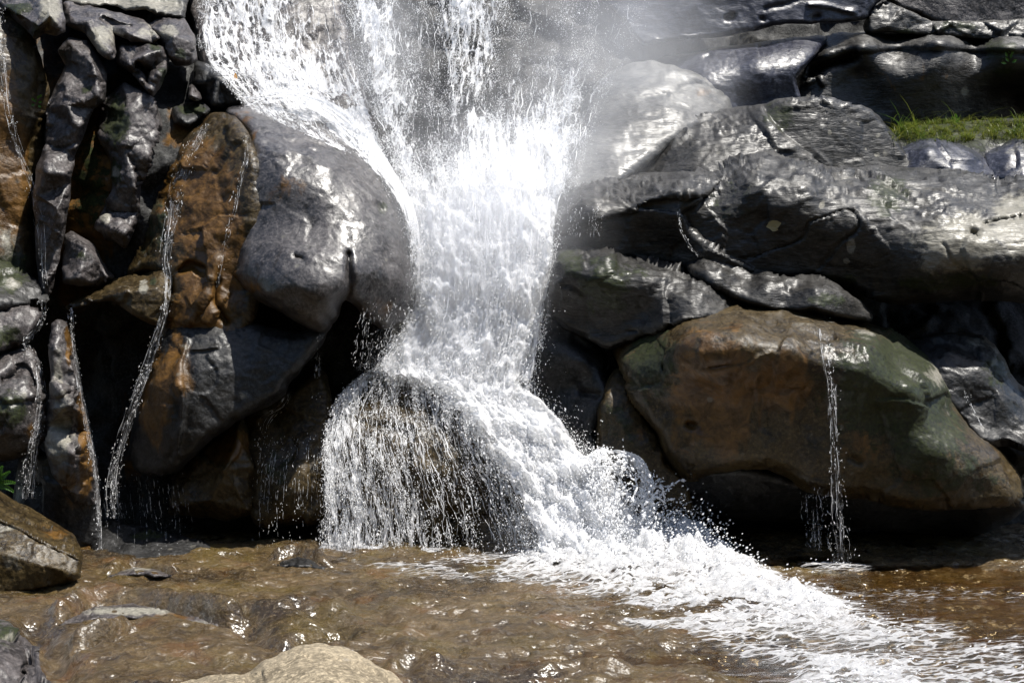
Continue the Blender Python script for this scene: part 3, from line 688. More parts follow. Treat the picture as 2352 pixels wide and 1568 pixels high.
rock('boulder', 'long layered grey boulder with a smooth pale right end, above the big brown boulder',
     [(1270, 520), (1286, 465), (1310, 440), (1350, 424), (1400, 406), (1470, 396), (1568, 396), (1640, 380), (1690, 358), (1770, 349), (1830, 369), (1900, 380), (1970, 384), (2090, 384), (2220, 394), (2290, 414), (2352, 404), (2560, 396), (2560, 690), (2400, 700), (2290, 690), (2210, 690), (2080, 700), (2010, 690), (1950, 665), (1880, 645), (1800, 640), (1650, 630), (1500, 610), (1290, 580)],
     [(1340, 430, 11.85), (1470, 402, 12.0), (1640, 385, 12.0), (1770, 355, 12.1), (1900, 384, 12.0), (2090, 388, 12.0), (2290, 418, 11.9), (2480, 405, 11.9),
      (1340, 462, 11.2), (1480, 455, 11.15), (1580, 440, 11.1), (1720, 418, 11.1), (1850, 425, 11.02), (2000, 430, 11.25), (2200, 450, 11.2), (2400, 460, 11.2),
      (1320, 540, 11.22), (1480, 520, 11.18), (1540, 570, 11.2), (1600, 505, 11.06), (1750, 510, 11.0), (1650, 585, 11.02), (1850, 590, 10.95), (1960, 560, 10.85), (2050, 520, 10.78), (2200, 560, 10.5), (2350, 560, 10.45), (2480, 560, 10.5), (2020, 640, 10.9), (2150, 640, 10.6), (2300, 650, 10.5), (2480, 650, 10.55), (2200, 685, 10.9), (2400, 690, 10.9)],
     cat='boulder', mat='strata', facet=0.045, ffreq=1.5, edge=0.22, R=20, step=4, big=0.03, mid=0.008, ripple=((1420, 438, 130, 34, 0.045, 8, -0.1), (1560, 440, 60, 24, 0.05, 8, 0.2), (1740, 400, 170, 46, 0.055, 8, 0.1), (1930, 430, 120, 40, 0.04, 8, -0.25), (2200, 430, 200, 30, 0.03, 7, -0.1), (1740, 520, 150, 80, 0.012, 11, 0.4)), strata=0.05, sdir=0.08, sfreq=7, back=1.0,
     creases=[([(1705, 598), (1780, 570), (1840, 545), (1868, 510), (1948, 486), (1968, 520), (1920, 570), (1880, 620)], 3, 0.05), ([(2230, 536), (2240, 540)], 9, 0.12), ([(2260, 520), (2300, 512), (2352, 502)], 4, 0.06), ([(2162, 560), (2200, 615), (2240, 640)], 3, 0.025), ([(1960, 405), (2000, 425), (2100, 440), (2200, 455)], 5, 0.05)],
     steps=[([(1600, 465), (1568, 500), (1612, 556), (1668, 588)], 5, 60, -0.12), ([(1572, 456), (1490, 470), (1400, 500)], 5, 60, -0.10), ([(1950, 400), (1930, 440), (1980, 500)], 10, 40, -0.06)],
     stains=[('p', 1778, 514, 16, 11, 1), ('p', 1886, 473, 8, 9, .9), ('p', 1955, 565, 12, 20, .9), ('p', 1945, 600, 10, 8, .7), ('m', 2040, 450, 60, 50, .75), ('m', 2030, 490, 24, 18, .7), ('p', 2200, 560, 130, 80, .8), ('p', 2340, 520, 80, 90, .8), ('p', 2080, 440, 100, 20, .4), ('m', 2180, 650, 150, 24, .7), ('m', 1930, 640, 60, 20, .6), ('m', 1680, 470, 90, 60, .35), ('p', 1930, 420, 40, 30, .4)])
rock('boulder', 'dark wedge shaped boulder with a bright ridge, beside the white chute on the right',
     [(1270, 620), (1288, 568), (1322, 555), (1380, 560), (1436, 584), (1495, 594), (1572, 624), (1652, 654), (1725, 690), (1740, 720), (1600, 740), (1500, 770), (1440, 790), (1392, 800), (1330, 770), (1285, 745), (1255, 715), (1262, 660)],
     [(1300, 566, 11.25), (1380, 565, 11.2), (1436, 588, 11.15), (1572, 630, 11.05), (1700, 685, 10.95), (1300, 600, 10.72), (1400, 602, 10.62), (1480, 630, 10.52), (1590, 665, 10.5), (1330, 690, 10.72), (1280, 700, 10.85), (1400, 760, 10.7), (1480, 710, 10.6), (1700, 715, 10.7)],
     cat='boulder', mat='strata', facet=0.04, ffreq=1.8, edge=0.2, R=16, big=0.025, mid=0.008, ripple=((1400, 590, 130, 34, 0.035, 9, -0.3), (1580, 650, 120, 40, 0.045, 9, -0.4)), strata=0.03, sdir=-0.35, sfreq=7,
     stains=[('m', 1390, 660, 70, 70, .85), ('m', 1310, 600, 40, 40, .7), ('m', 1450, 630, 60, 24, .5)])
rock('rock_slab', 'narrow shiny tongue of layered rock squeezed between the long and the brown boulders',
     [(1556, 600), (1572, 588), (1660, 595), (1740, 620), (1800, 634), (1870, 630), (1920, 650), (1960, 680), (1998, 714), (1990, 740), (1880, 720), (1780, 715), (1720, 700), (1650, 668), (1600, 640)],
     [(1580, 594, 11.15), (1740, 624, 11.05), (1870, 634, 10.95), (1985, 710, 10.75), (1640, 625, 10.75), (1760, 655, 10.6), (1870, 660, 10.5), (1940, 690, 10.5), (1800, 700, 10.55), (1700, 680, 10.65), (1950, 720, 10.6)],
     mat='strata', edge=0.14, R=13, back=0.4, ripple=((1700, 620, 130, 30, 0.04, 9, -0.3), (1870, 655, 110, 26, 0.03, 9, -0.3)), strata=0.02, sdir=-0.3, sfreq=8, big=0.015, stains=[('m', 1900, 690, 50, 16, .7)])
rock('boulder', 'big brown and mossy boulder overhanging the black cave on the right',
     [(1408, 810), (1424, 780), (1500, 735), (1570, 712), (1640, 700), (1730, 690), (1850, 694), (1920, 718), (2020, 748), (2100, 790), (2168, 840), (2214, 920), (2236, 988), (2290, 1025), (2340, 1085), (2346, 1130), (2320, 1156), (2230, 1168), (2120, 1172), (1970, 1148), (1860, 1132), (1800, 1092), (1740, 1078), (1660, 1086), (1580, 1110), (1530, 1060), (1508, 1005), (1480, 960), (1440, 885)],
     [(1425, 790, 10.8), (1570, 718, 11.0), (1730, 696, 11.0), (1900, 718, 11.0), (2080, 788, 10.9), (2200, 920, 10.6), (1480, 790, 10.5), (1580, 752, 10.15), (1720, 738, 10.02), (1850, 760, 9.92), (2000, 800, 9.88), (2120, 875, 9.85),
      (1450, 850, 10.4), (1500, 920, 10.25), (1600, 900, 9.98), (1750, 900, 9.86), (1900, 900, 9.8), (2050, 950, 9.74), (2180, 1020, 9.75), (2280, 1070, 9.9), (1560, 1030, 10.05), (1620, 1040, 10.0), (1750, 1040, 9.88), (1900, 1060, 9.84), (2100, 1100, 9.84), (2250, 1130, 9.9), (1570, 1090, 10.2), (1750, 1074, 9.9), (1950, 1140, 9.95)],
     cat='boulder', mat='brown', facet=0.035, ffreq=1.3, edge=0.35, R=30, step=4, big=0.05, mid=0.016, fine=0.006, back=1.3,
     steps=[([(1745, 818), (1700, 838), (1650, 842)], 4, 22, 0.035)], creases=[([(1578, 972), (1590, 976)], 8, 0.08), ([(1525, 840), (1532, 850)], 5, 0.06), ([(1955, 1050), (1975, 1060)], 8, 0.05), ([(1862, 805), (1900, 800), (1940, 815)], 5, -0.02),
              ([(2170, 850), (2200, 920), (2235, 990)], 8, 0.08), ([(1735, 870), (1740, 920), (1730, 980)], 4, -0.02)],
     stains=[('r', 1650, 900, 130, 160, .85), ('r', 1790, 880, 70, 90, .9), ('m', 2050, 890, 170, 150, 1), ('m', 2120, 1000, 110, 100, .9), ('m', 1500, 830, 70, 90, .8), ('m', 2150, 1090, 170, 60, .6), ('p', 2150, 860, 36, 50, .55), ('m', 2190, 880, 30, 40, .6), ('p', 1860, 740, 90, 26, .35), ('p', 1860, 1000, 40, 60, .35), ('r', 1980, 1030, 70, 50, .6), ('r', 2280, 1050, 40, 30, .4), ('p', 1990, 770, 60, 24, .4), ('p', 1545, 1040, 20, 50, .35)])
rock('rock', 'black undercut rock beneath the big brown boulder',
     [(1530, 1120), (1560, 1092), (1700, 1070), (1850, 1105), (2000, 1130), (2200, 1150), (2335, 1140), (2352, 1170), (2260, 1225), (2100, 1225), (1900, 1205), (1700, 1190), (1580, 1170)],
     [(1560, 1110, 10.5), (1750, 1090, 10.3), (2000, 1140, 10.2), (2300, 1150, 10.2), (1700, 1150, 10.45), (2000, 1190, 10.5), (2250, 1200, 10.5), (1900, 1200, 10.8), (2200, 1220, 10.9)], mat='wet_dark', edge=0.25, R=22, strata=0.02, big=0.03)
rock('boulder', 'dark humped boulder behind the right shoulder of the big brown boulder',
     [(2080, 800), (2110, 776), (2142, 766), (2232, 765), (2290, 800), (2338, 880), (2400, 900), (2560, 960), (2560, 1080), (2420, 1060), (2330, 1030), (2250, 1020), (2180, 940)],
     [(2120, 780, 11.1), (2232, 770, 11.1), (2290, 810, 11.0), (2400, 910, 10.9), (2180, 810, 10.7), (2260, 850, 10.55), (2310, 920, 10.45), (2240, 920, 10.5), (2300, 1000, 10.35), (2450, 1000, 10.3), (2540, 1000, 10.5)],
     cat='boulder', mat='wet_dark', edge=0.22, R=20, strata=0.025, sdir=-0.6, facet=0.04, stains=[('m', 2290, 850, 40, 50, .6), ('p', 2250, 790, 60, 20, .4), ('p', 2330, 960, 30, 30, .35)], creases=[([(2150, 790), (2220, 800), (2300, 870)], 5, 0.05)])
rock('rock', 'polished black rock with two mirror bright dents, at the right foot of the white chute',
     [(1185, 760), (1220, 718), (1262, 712), (1312, 738), (1388, 802), (1394, 850), (1404, 900), (1384, 950), (1372, 1000), (1372, 1060), (1300, 1080), (1220, 1000), (1195, 880)],
     [(1230, 722, 11.4), (1300, 738, 11.3), (1380, 805, 11.1), (1250, 780, 11.1), (1310, 790, 11.0), (1340, 830, 10.85), (1380, 870, 10.85), (1320, 880, 11.05), (1340, 930, 10.9), (1370, 930, 10.8), (1300, 980, 10.95), (1350, 1020, 10.8), (1230, 950, 11.1)],
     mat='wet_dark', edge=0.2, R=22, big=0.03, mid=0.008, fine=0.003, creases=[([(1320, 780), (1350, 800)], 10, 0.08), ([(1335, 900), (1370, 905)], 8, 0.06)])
rock('rock', 'olive brown wedge rock leaning against the left end of the big brown boulder',
     [(1370, 985), (1378, 925), (1404, 852), (1420, 846), (1442, 862), (1480, 958), (1512, 1002), (1536, 1060), (1580, 1110), (1580, 1200), (1420, 1200), (1380, 1100)],
     [(1410, 858, 10.75), (1435, 868, 10.7), (1400, 920, 10.5), (1480, 970, 10.45), (1390, 990, 10.5), (1430, 980, 10.4), (1460, 1060, 10.35), (1520, 1060, 10.4), (1560, 1150, 10.5), (1440, 1150, 10.5)],
     mat='brown', edge=0.16, R=14, big=0.03, mid=0.012, stains=[('m', 1430, 960, 60, 80, .45), ('r', 1470, 1000, 14, 30, .7), ('p', 1540, 1050, 20, 40, .3)])

# ---------------------------------------------------------------- dome below the chute
rock('boulder', 'dark domed boulder under a veil of falling water, at the foot of the chute',
     [(728, 1300), (732, 1180), (738, 1000), (756, 940), (800, 888), (870, 848), (940, 826), (1020, 840), (1100, 888), (1190, 985), (1245, 1090), (1275, 1180), (1290, 1300)],
     [(900, 836, 11.5), (1000, 846, 11.4), (820, 890, 11.2), (800, 960, 10.9), (900, 930, 10.85), (1050, 950, 10.85), (760, 1080, 10.75), (900, 1080, 10.5), (1050, 1080, 10.5), (1180, 1100, 10.7), (760, 1250, 10.7), (900, 1180, 10.5), (1000, 1240, 10.75), (900, 1260, 10.65), (1220, 1250, 10.7)],
     cat='boulder', mat='brown', edge=0.3, R=40, big=0.06, mid=0.03, facet=0.05, strata=0.02, sdir=1.3)

# ---------------------------------------------------------------- foreground rocks
rock('boulder', 'wet brown topped foreground boulder with a bright ridge, at the left edge of the shelf',
     [(-260, 1120), (-80, 1108), (0, 1126), (45, 1154), (120, 1194), (174, 1230), (190, 1274), (186, 1326), (160, 1340), (100, 1352), (0, 1380), (-100, 1390), (-260, 1395)],
     [(-150, 1112, 9.7), (0, 1132, 9.65), (60, 1164, 9.6), (120, 1199, 9.5), (172, 1233, 9.35), (-100, 1170, 9.1), (0, 1192, 8.98), (60, 1218, 8.95), (100, 1242, 8.92), (184, 1280, 8.95), (0, 1270, 8.72), (100, 1300, 8.74), (178, 1318, 8.86), (0, 1365, 8.72), (-150, 1300, 8.65), (100, 1345, 8.8)],
     cat='boulder', mat='brown', edge=0.12, R=12, sharp=True, step=3, jit=2.5, big=0.015, mid=0.008, facet=0.022, ffreq=4.0, back=0.4,
     creases=[([(-20, 1186), (50, 1214), (100, 1243), (186, 1282)], 4, -0.03)], stains=[('p', 0, 1215, 60, 30, .4), ('p', 20, 1290, 60, 30, .35), ('r', 110, 1215, 70, 30, .5)])
rock('rock', 'dark rock in the bottom left corner with a pale worn top',
     [(-200, 1400), (-40, 1412), (22, 1428), (56, 1474), (64, 1532), (60, 1640), (-200, 1660)],
     [(-150, 1410, 7.3), (10, 1430, 7.0), (50, 1478, 6.6), (0, 1480, 6.35), (40, 1540, 6.15), (-60, 1540, 6.0), (0, 1620, 5.8), (-150, 1600, 5.8)], mat='wet_grey', edge=0.14, R=18, facet=0.05, ffreq=2.6, back=0.4, stains=[('m', 0, 1450, 60, 40, .6), ('p', 20, 1470, 30, 30, .4)])
rock('stone', 'small knobbly dark stone beside the rock in the bottom left corner',
     [(30, 1480), (44, 1462), (64, 1468), (86, 1502), (96, 1550), (104, 1640), (40, 1640), (50, 1560)],
     [(45, 1466, 6.9), (62, 1475, 6.75), (80, 1510, 6.45), (60, 1540, 6.25), (80, 1600, 5.95)], cat='rock', mat='wet_grey', edge=0.12, R=13, facet=0.05, ffreq=4, back=0.3)
rock('rock', 'dry sunlit tan rock at the bottom edge of the shelf',
     [(340, 1700), (400, 1580), (430, 1562), (500, 1549), (560, 1545), (612, 1514), (680, 1486), (740, 1478), (800, 1490), (862, 1522), (930, 1572), (985, 1700)],
     [(430, 1566, 6.10), (550, 1550, 6.10), (680, 1490, 6.30), (740, 1482, 6.35), (800, 1494, 6.30), (900, 1555, 6.10), (740, 1530, 5.85), (620, 1560, 5.85), (850, 1570, 5.75), (500, 1600, 5.65), (720, 1620, 5.35), (900, 1650, 5.35), (600, 1690, 5.15), (420, 1690, 5.35)],
     mat='dry_pale', edge=0.1, R=18, step=4, big=0.02, mid=0.01, facet=0.02, back=0.3)

rock('rock_ledge', 'long worn ledge with a dark crevice under it low on the left of the shelf',
     [(128, 1436), (160, 1412), (200, 1398), (270, 1388), (340, 1394), (420, 1410), (490, 1426), (540, 1446), (505, 1454), (450, 1444), (385, 1430), (300, 1424), (230, 1422), (170, 1440)],
     [(140, 1430, 7.75), (200, 1400, 8.0), (270, 1391, 8.02), (340, 1397, 7.98), (420, 1414, 7.86), (530, 1444, 7.62), (200, 1416, 7.78), (300, 1412, 7.72), (390, 1422, 7.64), (470, 1438, 7.52), (300, 1422, 7.74), (390, 1430, 7.68), (480, 1448, 7.58), (170, 1436, 7.66)],
     mat='wet_grey', edge=0.06, R=7, step=2.5, back=0.25, big=0.02, mid=0.012, jit=4, facet=0.02, ffreq=4, stains=[('p', 300, 1403, 130, 12, .75), ('p', 470, 1432, 50, 9, .45), ('r', 400, 1415, 60, 16, .5)])  # pale strips paint the lit rim along the ledge top
rock('rock_ledge', 'short thin ledge with a black slit under it near the foreground boulder',
     [(244, 1326), (276, 1310), (318, 1302), (352, 1306), (396, 1322), (360, 1324), (318, 1320), (280, 1326)],
     [(250, 1324, 9.25), (276, 1312, 9.4), (318, 1304, 9.45), (350, 1308, 9.4), (394, 1321, 9.25), (310, 1315, 9.2), (350, 1318, 9.18), (280, 1322, 9.2), (318, 1320, 9.24)],
     mat='wet_grey', edge=0.05, R=5, step=2.5, back=0.2, big=0.02, jit=2, stains=[('p', 320, 1308, 60, 8, .6)])  # lit upper rim painted pale here too
rock('rock_ledge', 'small dark ledge breaking the surface left of the foot of the veiled dome',
     [(630, 1300), (660, 1284), (690, 1280), (722, 1288), (752, 1306), (715, 1308), (680, 1302)],
     [(640, 1298, 9.7), (662, 1287, 9.85), (690, 1282, 9.9), (722, 1290, 9.8), (748, 1305, 9.6), (690, 1296, 9.66), (715, 1302, 9.62), (680, 1300, 9.66)],
     mat='wet_dark', edge=0.05, R=6, step=2.5, back=0.2, big=0.02, jit=3, facet=0.02, ffreq=4)

# ---------------------------------------------------------------- ground: one wet rock shelf
def ground_z(X, Y):
    """height of the shelf: humps, worn ledges with a crevice in front, fine pitting"""
    p = np.stack([X, Y, np.zeros_like(X)], -1)
    z = 0.05 * fbm(p * 0.55 + 3.3, 3) + 0.045 * fbm(p * np.array([1.6, 2.2, 1]) + 7.1, 4) + 0.020 * ridged(p * np.array([4.0, 5.5, 1]) + 1.7, 4) + 0.010 * fbm(p * np.array([9.0, 12.0, 1]) + 5.2, 3)
    inv = FPX / Y
    px, py = CX + X * inv, CY + CAM_H * inv
    for pts, w, amp in (
        ([(140, 1424), (200, 1398), (270, 1392), (340, 1400), (420, 1418), (525, 1436)], 0.10, 0.085),
        ([(160, 1440), (230, 1412), (300, 1416), (390, 1424), (450, 1440), (520, 1448)], 0.055, -0.15),
        ([(248, 1320), (280, 1308), (330, 1304), (390, 1318)], 0.07, 0.05),
        ([(255, 1330), (300, 1316), (350, 1318), (388, 1324)], 0.04, -0.09),
        ([(560, 1430), (585, 1470), (640, 1494), (720, 1478), (780, 1462)], 0.09, -0.07),
        ([(570, 1420), (640, 1428), (720, 1418), (790, 1430)], 0.14, 0.06),
        ([(640, 1284), (690, 1280), (740, 1300)], 0.06, 0.07),
        ([(650, 1292), (700, 1290), (745, 1306)], 0.035, -0.05),
        ([(180, 1500), (230, 1490), (280, 1468)], 0.05, -0.06),
        ([(170, 1488), (225, 1478), (275, 1458)], 0.06, 0.05),
        ([(80, 1440), (110, 1490), (150, 1560)], 0.10, -0.09),
        ([(1240, 1540), (1330, 1528), (1420, 1534)], 0.06, 0.04),
        ([(900, 1540), (960, 1530), (1010, 1540)], 0.06, 0.05),
    ):
        g = np.array([(W(a, b, ground_Y(b))[0], W(a, b, ground_Y(b))[1]) for a, b in pts])
        wob = 0.06 * perlin(p * 5.0 + 2.2)
        d, _, _, _ = seg_dist(X + wob, Y + wob * 0.8, catmull(g, False, 4), False)
        z = z + 1.5 * amp * np.exp(-(d / w) ** 2)
    z = z - 0.10 * sstep(1.0, 3.2, X - 0.45 * (Y - 8.5)) * sstep(11.5, 9.0, Y)      # stream bed on the right lies lower
    z = z + 0.03 * np.exp(-(((px - 250) / 260) ** 2 + ((py - 1480) / 70) ** 2))
    return z

def axis(a, b, step, far_a, far_b, nfar):
    return np.concatenate([np.linspace(far_a, a, nfar, endpoint=False), np.arange(a, b, step), np.linspace(b, far_b, nfar)])

def sheet_xy(xs, ys):
    X, Y = np.meshgrid(xs, ys)
    r, c = X.shape
    i = np.arange(r * c).reshape(r, c)
    F = np.stack([i[:-1, :-1], i[:-1, 1:], i[1:, 1:], i[1:, :-1]], -1).reshape(-1, 4)
    return X, Y, F

def ground_material():
    b = N("wet_rock_shelf")
    pos = b.n("ShaderNodeTexCoord").outputs["Object"]
    n1 = b.noise(pos, 0.9, 6, 0.6, 0.4)
    n2 = b.noise(b.scaled(pos, (1, 1.5, 1)), 6.0, 8, 0.68, 0.5)
    n3 = b.noise(pos, 38.0, 8, 0.72)
    n4 = b.noise(pos, 120.0, 4, 0.7)
    st = b.n("ShaderNodeVertexColor", layer_name="stain")
    sep = b.n("ShaderNodeSeparateColor", {0: st.outputs[0]})
    v = b.math('ADD', b.math('MULTIPLY', n1, 0.45), b.math('MULTIPLY', n2, 0.55))
    col = b.mix(b.ss(v, 0.36, 0.62), (0.022, 0.013, 0.005), (0.125, 0.080, 0.030))
    col = b.mix(b.math('MULTIPLY', b.ss(b.noise(pos, 1.3, 5, 0.6), 0.5, 0.66), 0.55), col, (0.115, 0.078, 0.012))
    col = b.mix(b.math('MULTIPLY', b.ss(b.noise(b.scaled(pos, (1, 1, 1), (0, 0, 1)), 2.3, 6, 0.6), 0.54, 0.7), 0.6), col, (0.13, 0.055, 0.012))
    col = b.mix(b.math('MULTIPLY', b.ss(n3, 0.5, 0.64), 0.42), col, (0.22, 0.17, 0.10))
    col = b.mix(b.math('MULTIPLY', b.ss(n3, 0.47, 0.34), 0.5), col, (0.010, 0.006, 0.003))
    m = b.ss(b.math('ADD', sep.outputs[2], b.math('MULTIPLY', b.math('SUBTRACT', n2, 0.5), 0.9)), 0.3, 0.75)
    col = b.mix(m, col, b.mix(b.ss(n3, 0.35, 0.65), (0.05, 0.04, 0.028), (0.15, 0.13, 0.10)))
    rg = b.ss(b.math('ADD', b.math('MULTIPLY', n2, 0.5), b.math('MULTIPLY', n3, 0.5)), 0.35, 0.65, 0.12, 0.32)
    h = b.math('ADD', b.math('MULTIPLY', n3, 0.55), b.math('MULTIPLY', n2, 1.0))
    h = b.math('ADD', h, b.math('MULTIPLY', n4, 0.05))
    bp = b.n("ShaderNodeBump", {"Strength": 1.0, "Distance": 0.08, "Height": h})
    hc = b.math('ADD', b.noise(b.scaled(pos, (1, 1.5, 1)), 6.0, 3, 0.5, 0.5), b.math('MULTIPLY', b.noise(b.scaled(pos, (1, 1.5, 1)), 19.0, 2, 0.5), 0.35))
    bc = b.n("ShaderNodeBump", {"Strength": 0.75, "Distance": 0.05, "Height": hc})
    sh = b.n("ShaderNodeBsdfPrincipled", {"Base Color": col, "Roughness": rg, "IOR": 1.45, "Specular IOR Level": 0.3, "Normal": bp.outputs[0],
                                          "Coat Weight": 0.9, "Coat Roughness": b.ss(n1, 0.4, 0.6, 0.22, 0.42), "Coat IOR": 1.4, "Coat Normal": bc.outputs[0]})
    b.put(b.out.inputs[0], sh)
    return b.m

gxs, gys = axis(-5.6, 5.6, 0.022, -40, 40, 24), axis(5.0, 12.2, 0.017, -12, 40, 20)
GX, GY, GF = sheet_xy(gxs, gys)
near = (np.abs(GX) < 6.5) & (GY > 4) & (GY < 13)
GZ = np.zeros_like(GX)
GZ[near] = ground_z(GX[near], GY[near])
GZ[~near] = 0.05 * fbm(np.stack([GX[~near], GY[~near], GX[~near] * 0], -1) * 0.5, 3)
_inv = FPX / np.maximum(GY, 1)
_gpx, _gpy = CX + GX * _inv, CY + CAM_H * _inv
gst = np.zeros((GX.size, 4))
gst[:, 3] = 1
for sx, sy, rx, ry, a in ((200, 1400, 60, 14, .35), (330, 1402, 90, 12, .4), (470, 1430, 50, 10, .4), (620, 1420, 90, 20, .4), (780, 1440, 80, 20, .4), (220, 1480, 70, 40, .45), (330, 1306, 70, 10, .4), (120, 1500, 40, 60, .4)):  # pale bands painted where ledge edges and humps catch the light
    gst[:, 2] = np.maximum(gst[:, 2], (a * np.exp(-(((_gpx - sx) / rx) ** 2 + ((_gpy - sy) / ry) ** 2) ** 1.5)).ravel())
tag(link_mesh('ground', np.stack([GX, GY, GZ], -1).reshape(-1, 3), GF, ground_material(), origin=(0, 0, 0), attrs={"stain": ('FLOAT_COLOR', gst)}), kind='structure')

# added dark green bank, unseen behind the camera, shaped to block the front sky
hx, hy_ = np.meshgrid(np.linspace(-60, 60, 90), np.linspace(0, 1, 30))
hz = 15.0 * hy_ ** 0.9 * (1 + 0.25 * np.sin(hx / 9.0)) + 1.6 * fbm(np.stack([hx * 0.5, hy_ * 9, hx * 0], -1), 4) * sstep(0, 0.1, hy_) - 0.3
hY = -7.0 - 9.0 * hy_ - (hx / 22.0) ** 2 * -0.6 + 1.2 * fbm(np.stack([hx * 0.4, hy_ * 8, hx * 0 + 5], -1), 3)
r_, c_ = hx.shape
i_ = np.arange(r_ * c_).reshape(r_, c_)
hb = N("sky_blocker_green")
hp = hb.n("ShaderNodeTexCoord").outputs["Object"]
hb.put(hb.out.inputs[0], hb.n("ShaderNodeBsdfPrincipled", {"Base Color": hb.mix(hb.ss(hb.noise(hp, 1.2, 8, 0.7), 0.35, 0.65), (0.012, 0.018, 0.008), (0.05, 0.075, 0.025)), "Roughness": 0.9}))
tag(link_mesh('sky_blocking_bank', np.stack([hx, hY, hz], -1).reshape(-1, 3), np.stack([i_[:-1, :-1], i_[1:, :-1], i_[1:, 1:], i_[:-1, 1:]], -1).reshape(-1, 4), hb.m, origin=(0, -8, 0)), kind='structure')

# ---------------------------------------------------------------- water: materials
def lace_material(name, sx, sy, lace=0.5, speck=0.5, lo=0.42, hi=0.72, k=1.2, bump=0.6, maxa=1.0, seed=0.0, alb=0.93):
    """torn white water: an opaque aerated skin with holes that follow the flow (uv in metres: across, along)"""
    b = N(name)
    uv = b.n("ShaderNodeUVMap", uv_map="flow").outputs[0]
    dens = b.n("ShaderNodeAttribute", attribute_name="dens").outputs["Fac"]
    uo = b.n("ShaderNodeVectorMath", {0: uv, 1: (seed, seed * 1.7, seed * 0.3)}, operation='ADD').outputs[0]
    v = b.scaled(uo, (sx, sy, 1))
    n1 = b.noise(v, 1.0, 8, 0.68, 0.9)
    n2 = b.noise(b.scaled(uo, (sx * 5.5, sy * 3.2, 1)), 1.0, 5, 0.7, 0.4)
    vor = b.n("ShaderNodeTexVoronoi", {"Vector": b.n("ShaderNodeVectorMath", {0: b.scaled(uo, (sx * 2.2, sy * 1.6, 1)), 1: b.n("ShaderNodeVectorMath", {0: b.n("ShaderNodeTexNoise", {"Vector": v, "Scale": 2.0, "Detail": 4}).outputs[1], 1: (1.6, 1.6, 1.6)}, operation='MULTIPLY').outputs[0]}, operation='ADD').outputs[0], "Scale": 1.0}, feature='DISTANCE_TO_EDGE')
    web = b.ss(vor.outputs[0], 0.16, 0.0)
    x = b.math('ADD', dens, b.math('MULTIPLY', b.math('SUBTRACT', n1, 0.5), k))
    x = b.math('ADD', x, b.math('MULTIPLY', b.math('SUBTRACT', n2, 0.5), speck))
    x = b.math('ADD', x, b.math('MULTIPLY', b.math('SUBTRACT', web, 0.25), b.math('MULTIPLY', dens, lace)))
    al = b.math('MULTIPLY', b.ss(x, lo, hi), b.math('MULTIPLY', b.ss(dens, 0.01, 0.12), maxa))
    h = b.math('ADD', n1, b.math('MULTIPLY', n2, 0.5))
    bp = b.n("ShaderNodeBump", {"Strength": bump, "Distance": 0.06, "Height": h})
    df = b.n("ShaderNodeBsdfPrincipled", {"Base Color": (alb, alb, alb * 1.02, 1), "Roughness": 0.35, "Specular IOR Level": 0.3, "Normal": bp.outputs[0]})
    tl = b.n("ShaderNodeBsdfTranslucent", {"Color": (0.95, 0.96, 0.97, 1), "Normal": bp.outputs[0]})
    wh = b.n("ShaderNodeMixShader", {0: 0.5, 1: df, 2: tl})
    tr = b.n("ShaderNodeBsdfTransparent", {"Color": (1, 1, 1, 1)})
    b.put(b.out.inputs[0], b.n("ShaderNodeMixShader", {0: al, 1: tr, 2: wh}))
    return b.m

def drop_material():
    b = N("white_droplets")
    df = b.n("ShaderNodeBsdfPrincipled", {"Base Color": (0.93, 0.94, 0.95, 1), "Roughness": 0.15, "Specular IOR Level": 0.5})
    tl = b.n("ShaderNodeBsdfTranslucent", {"Color": (0.97, 0.97, 0.98, 1)})
    wh = b.n("ShaderNodeMixShader", {0: 0.5, 1: df, 2: tl})
    tr = b.n("ShaderNodeBsdfTransparent", {"Color": (1, 1, 1, 1)})
    b.put(b.out.inputs[0], b.n("ShaderNodeMixShader", {0: 0.75, 1: tr, 2: wh}))
    return b.m

M['curtain'] = lace_material("torn_falling_water", 5.0, 1.8, lace=0.55, speck=0.9)
M['sheet'] = lace_material("aerated_chute_water", 5.0, 1.9, lace=0.3, speck=0.8, k=1.0, lo=0.35, hi=0.75, seed=3.1)
M['veil'] = lace_material("thin_veil_water", 11.0, 1.7, lace=0.8, speck=1.0, k=1.4, lo=0.5, hi=0.72, seed=5.7)
M['strand'] = lace_material("trickle_water", 30.0, 3.5, lace=0.3, speck=1.0, k=1.5, lo=0.42, hi=0.9, maxa=0.6, seed=8.3)
M['foam'] = lace_material("churned_foam", 4.0, 2.2, lace=0.6, speck=0.6, k=1.1, lo=0.35, hi=0.6, bump=1.0, seed=11.9)
M['drops'] = drop_material()

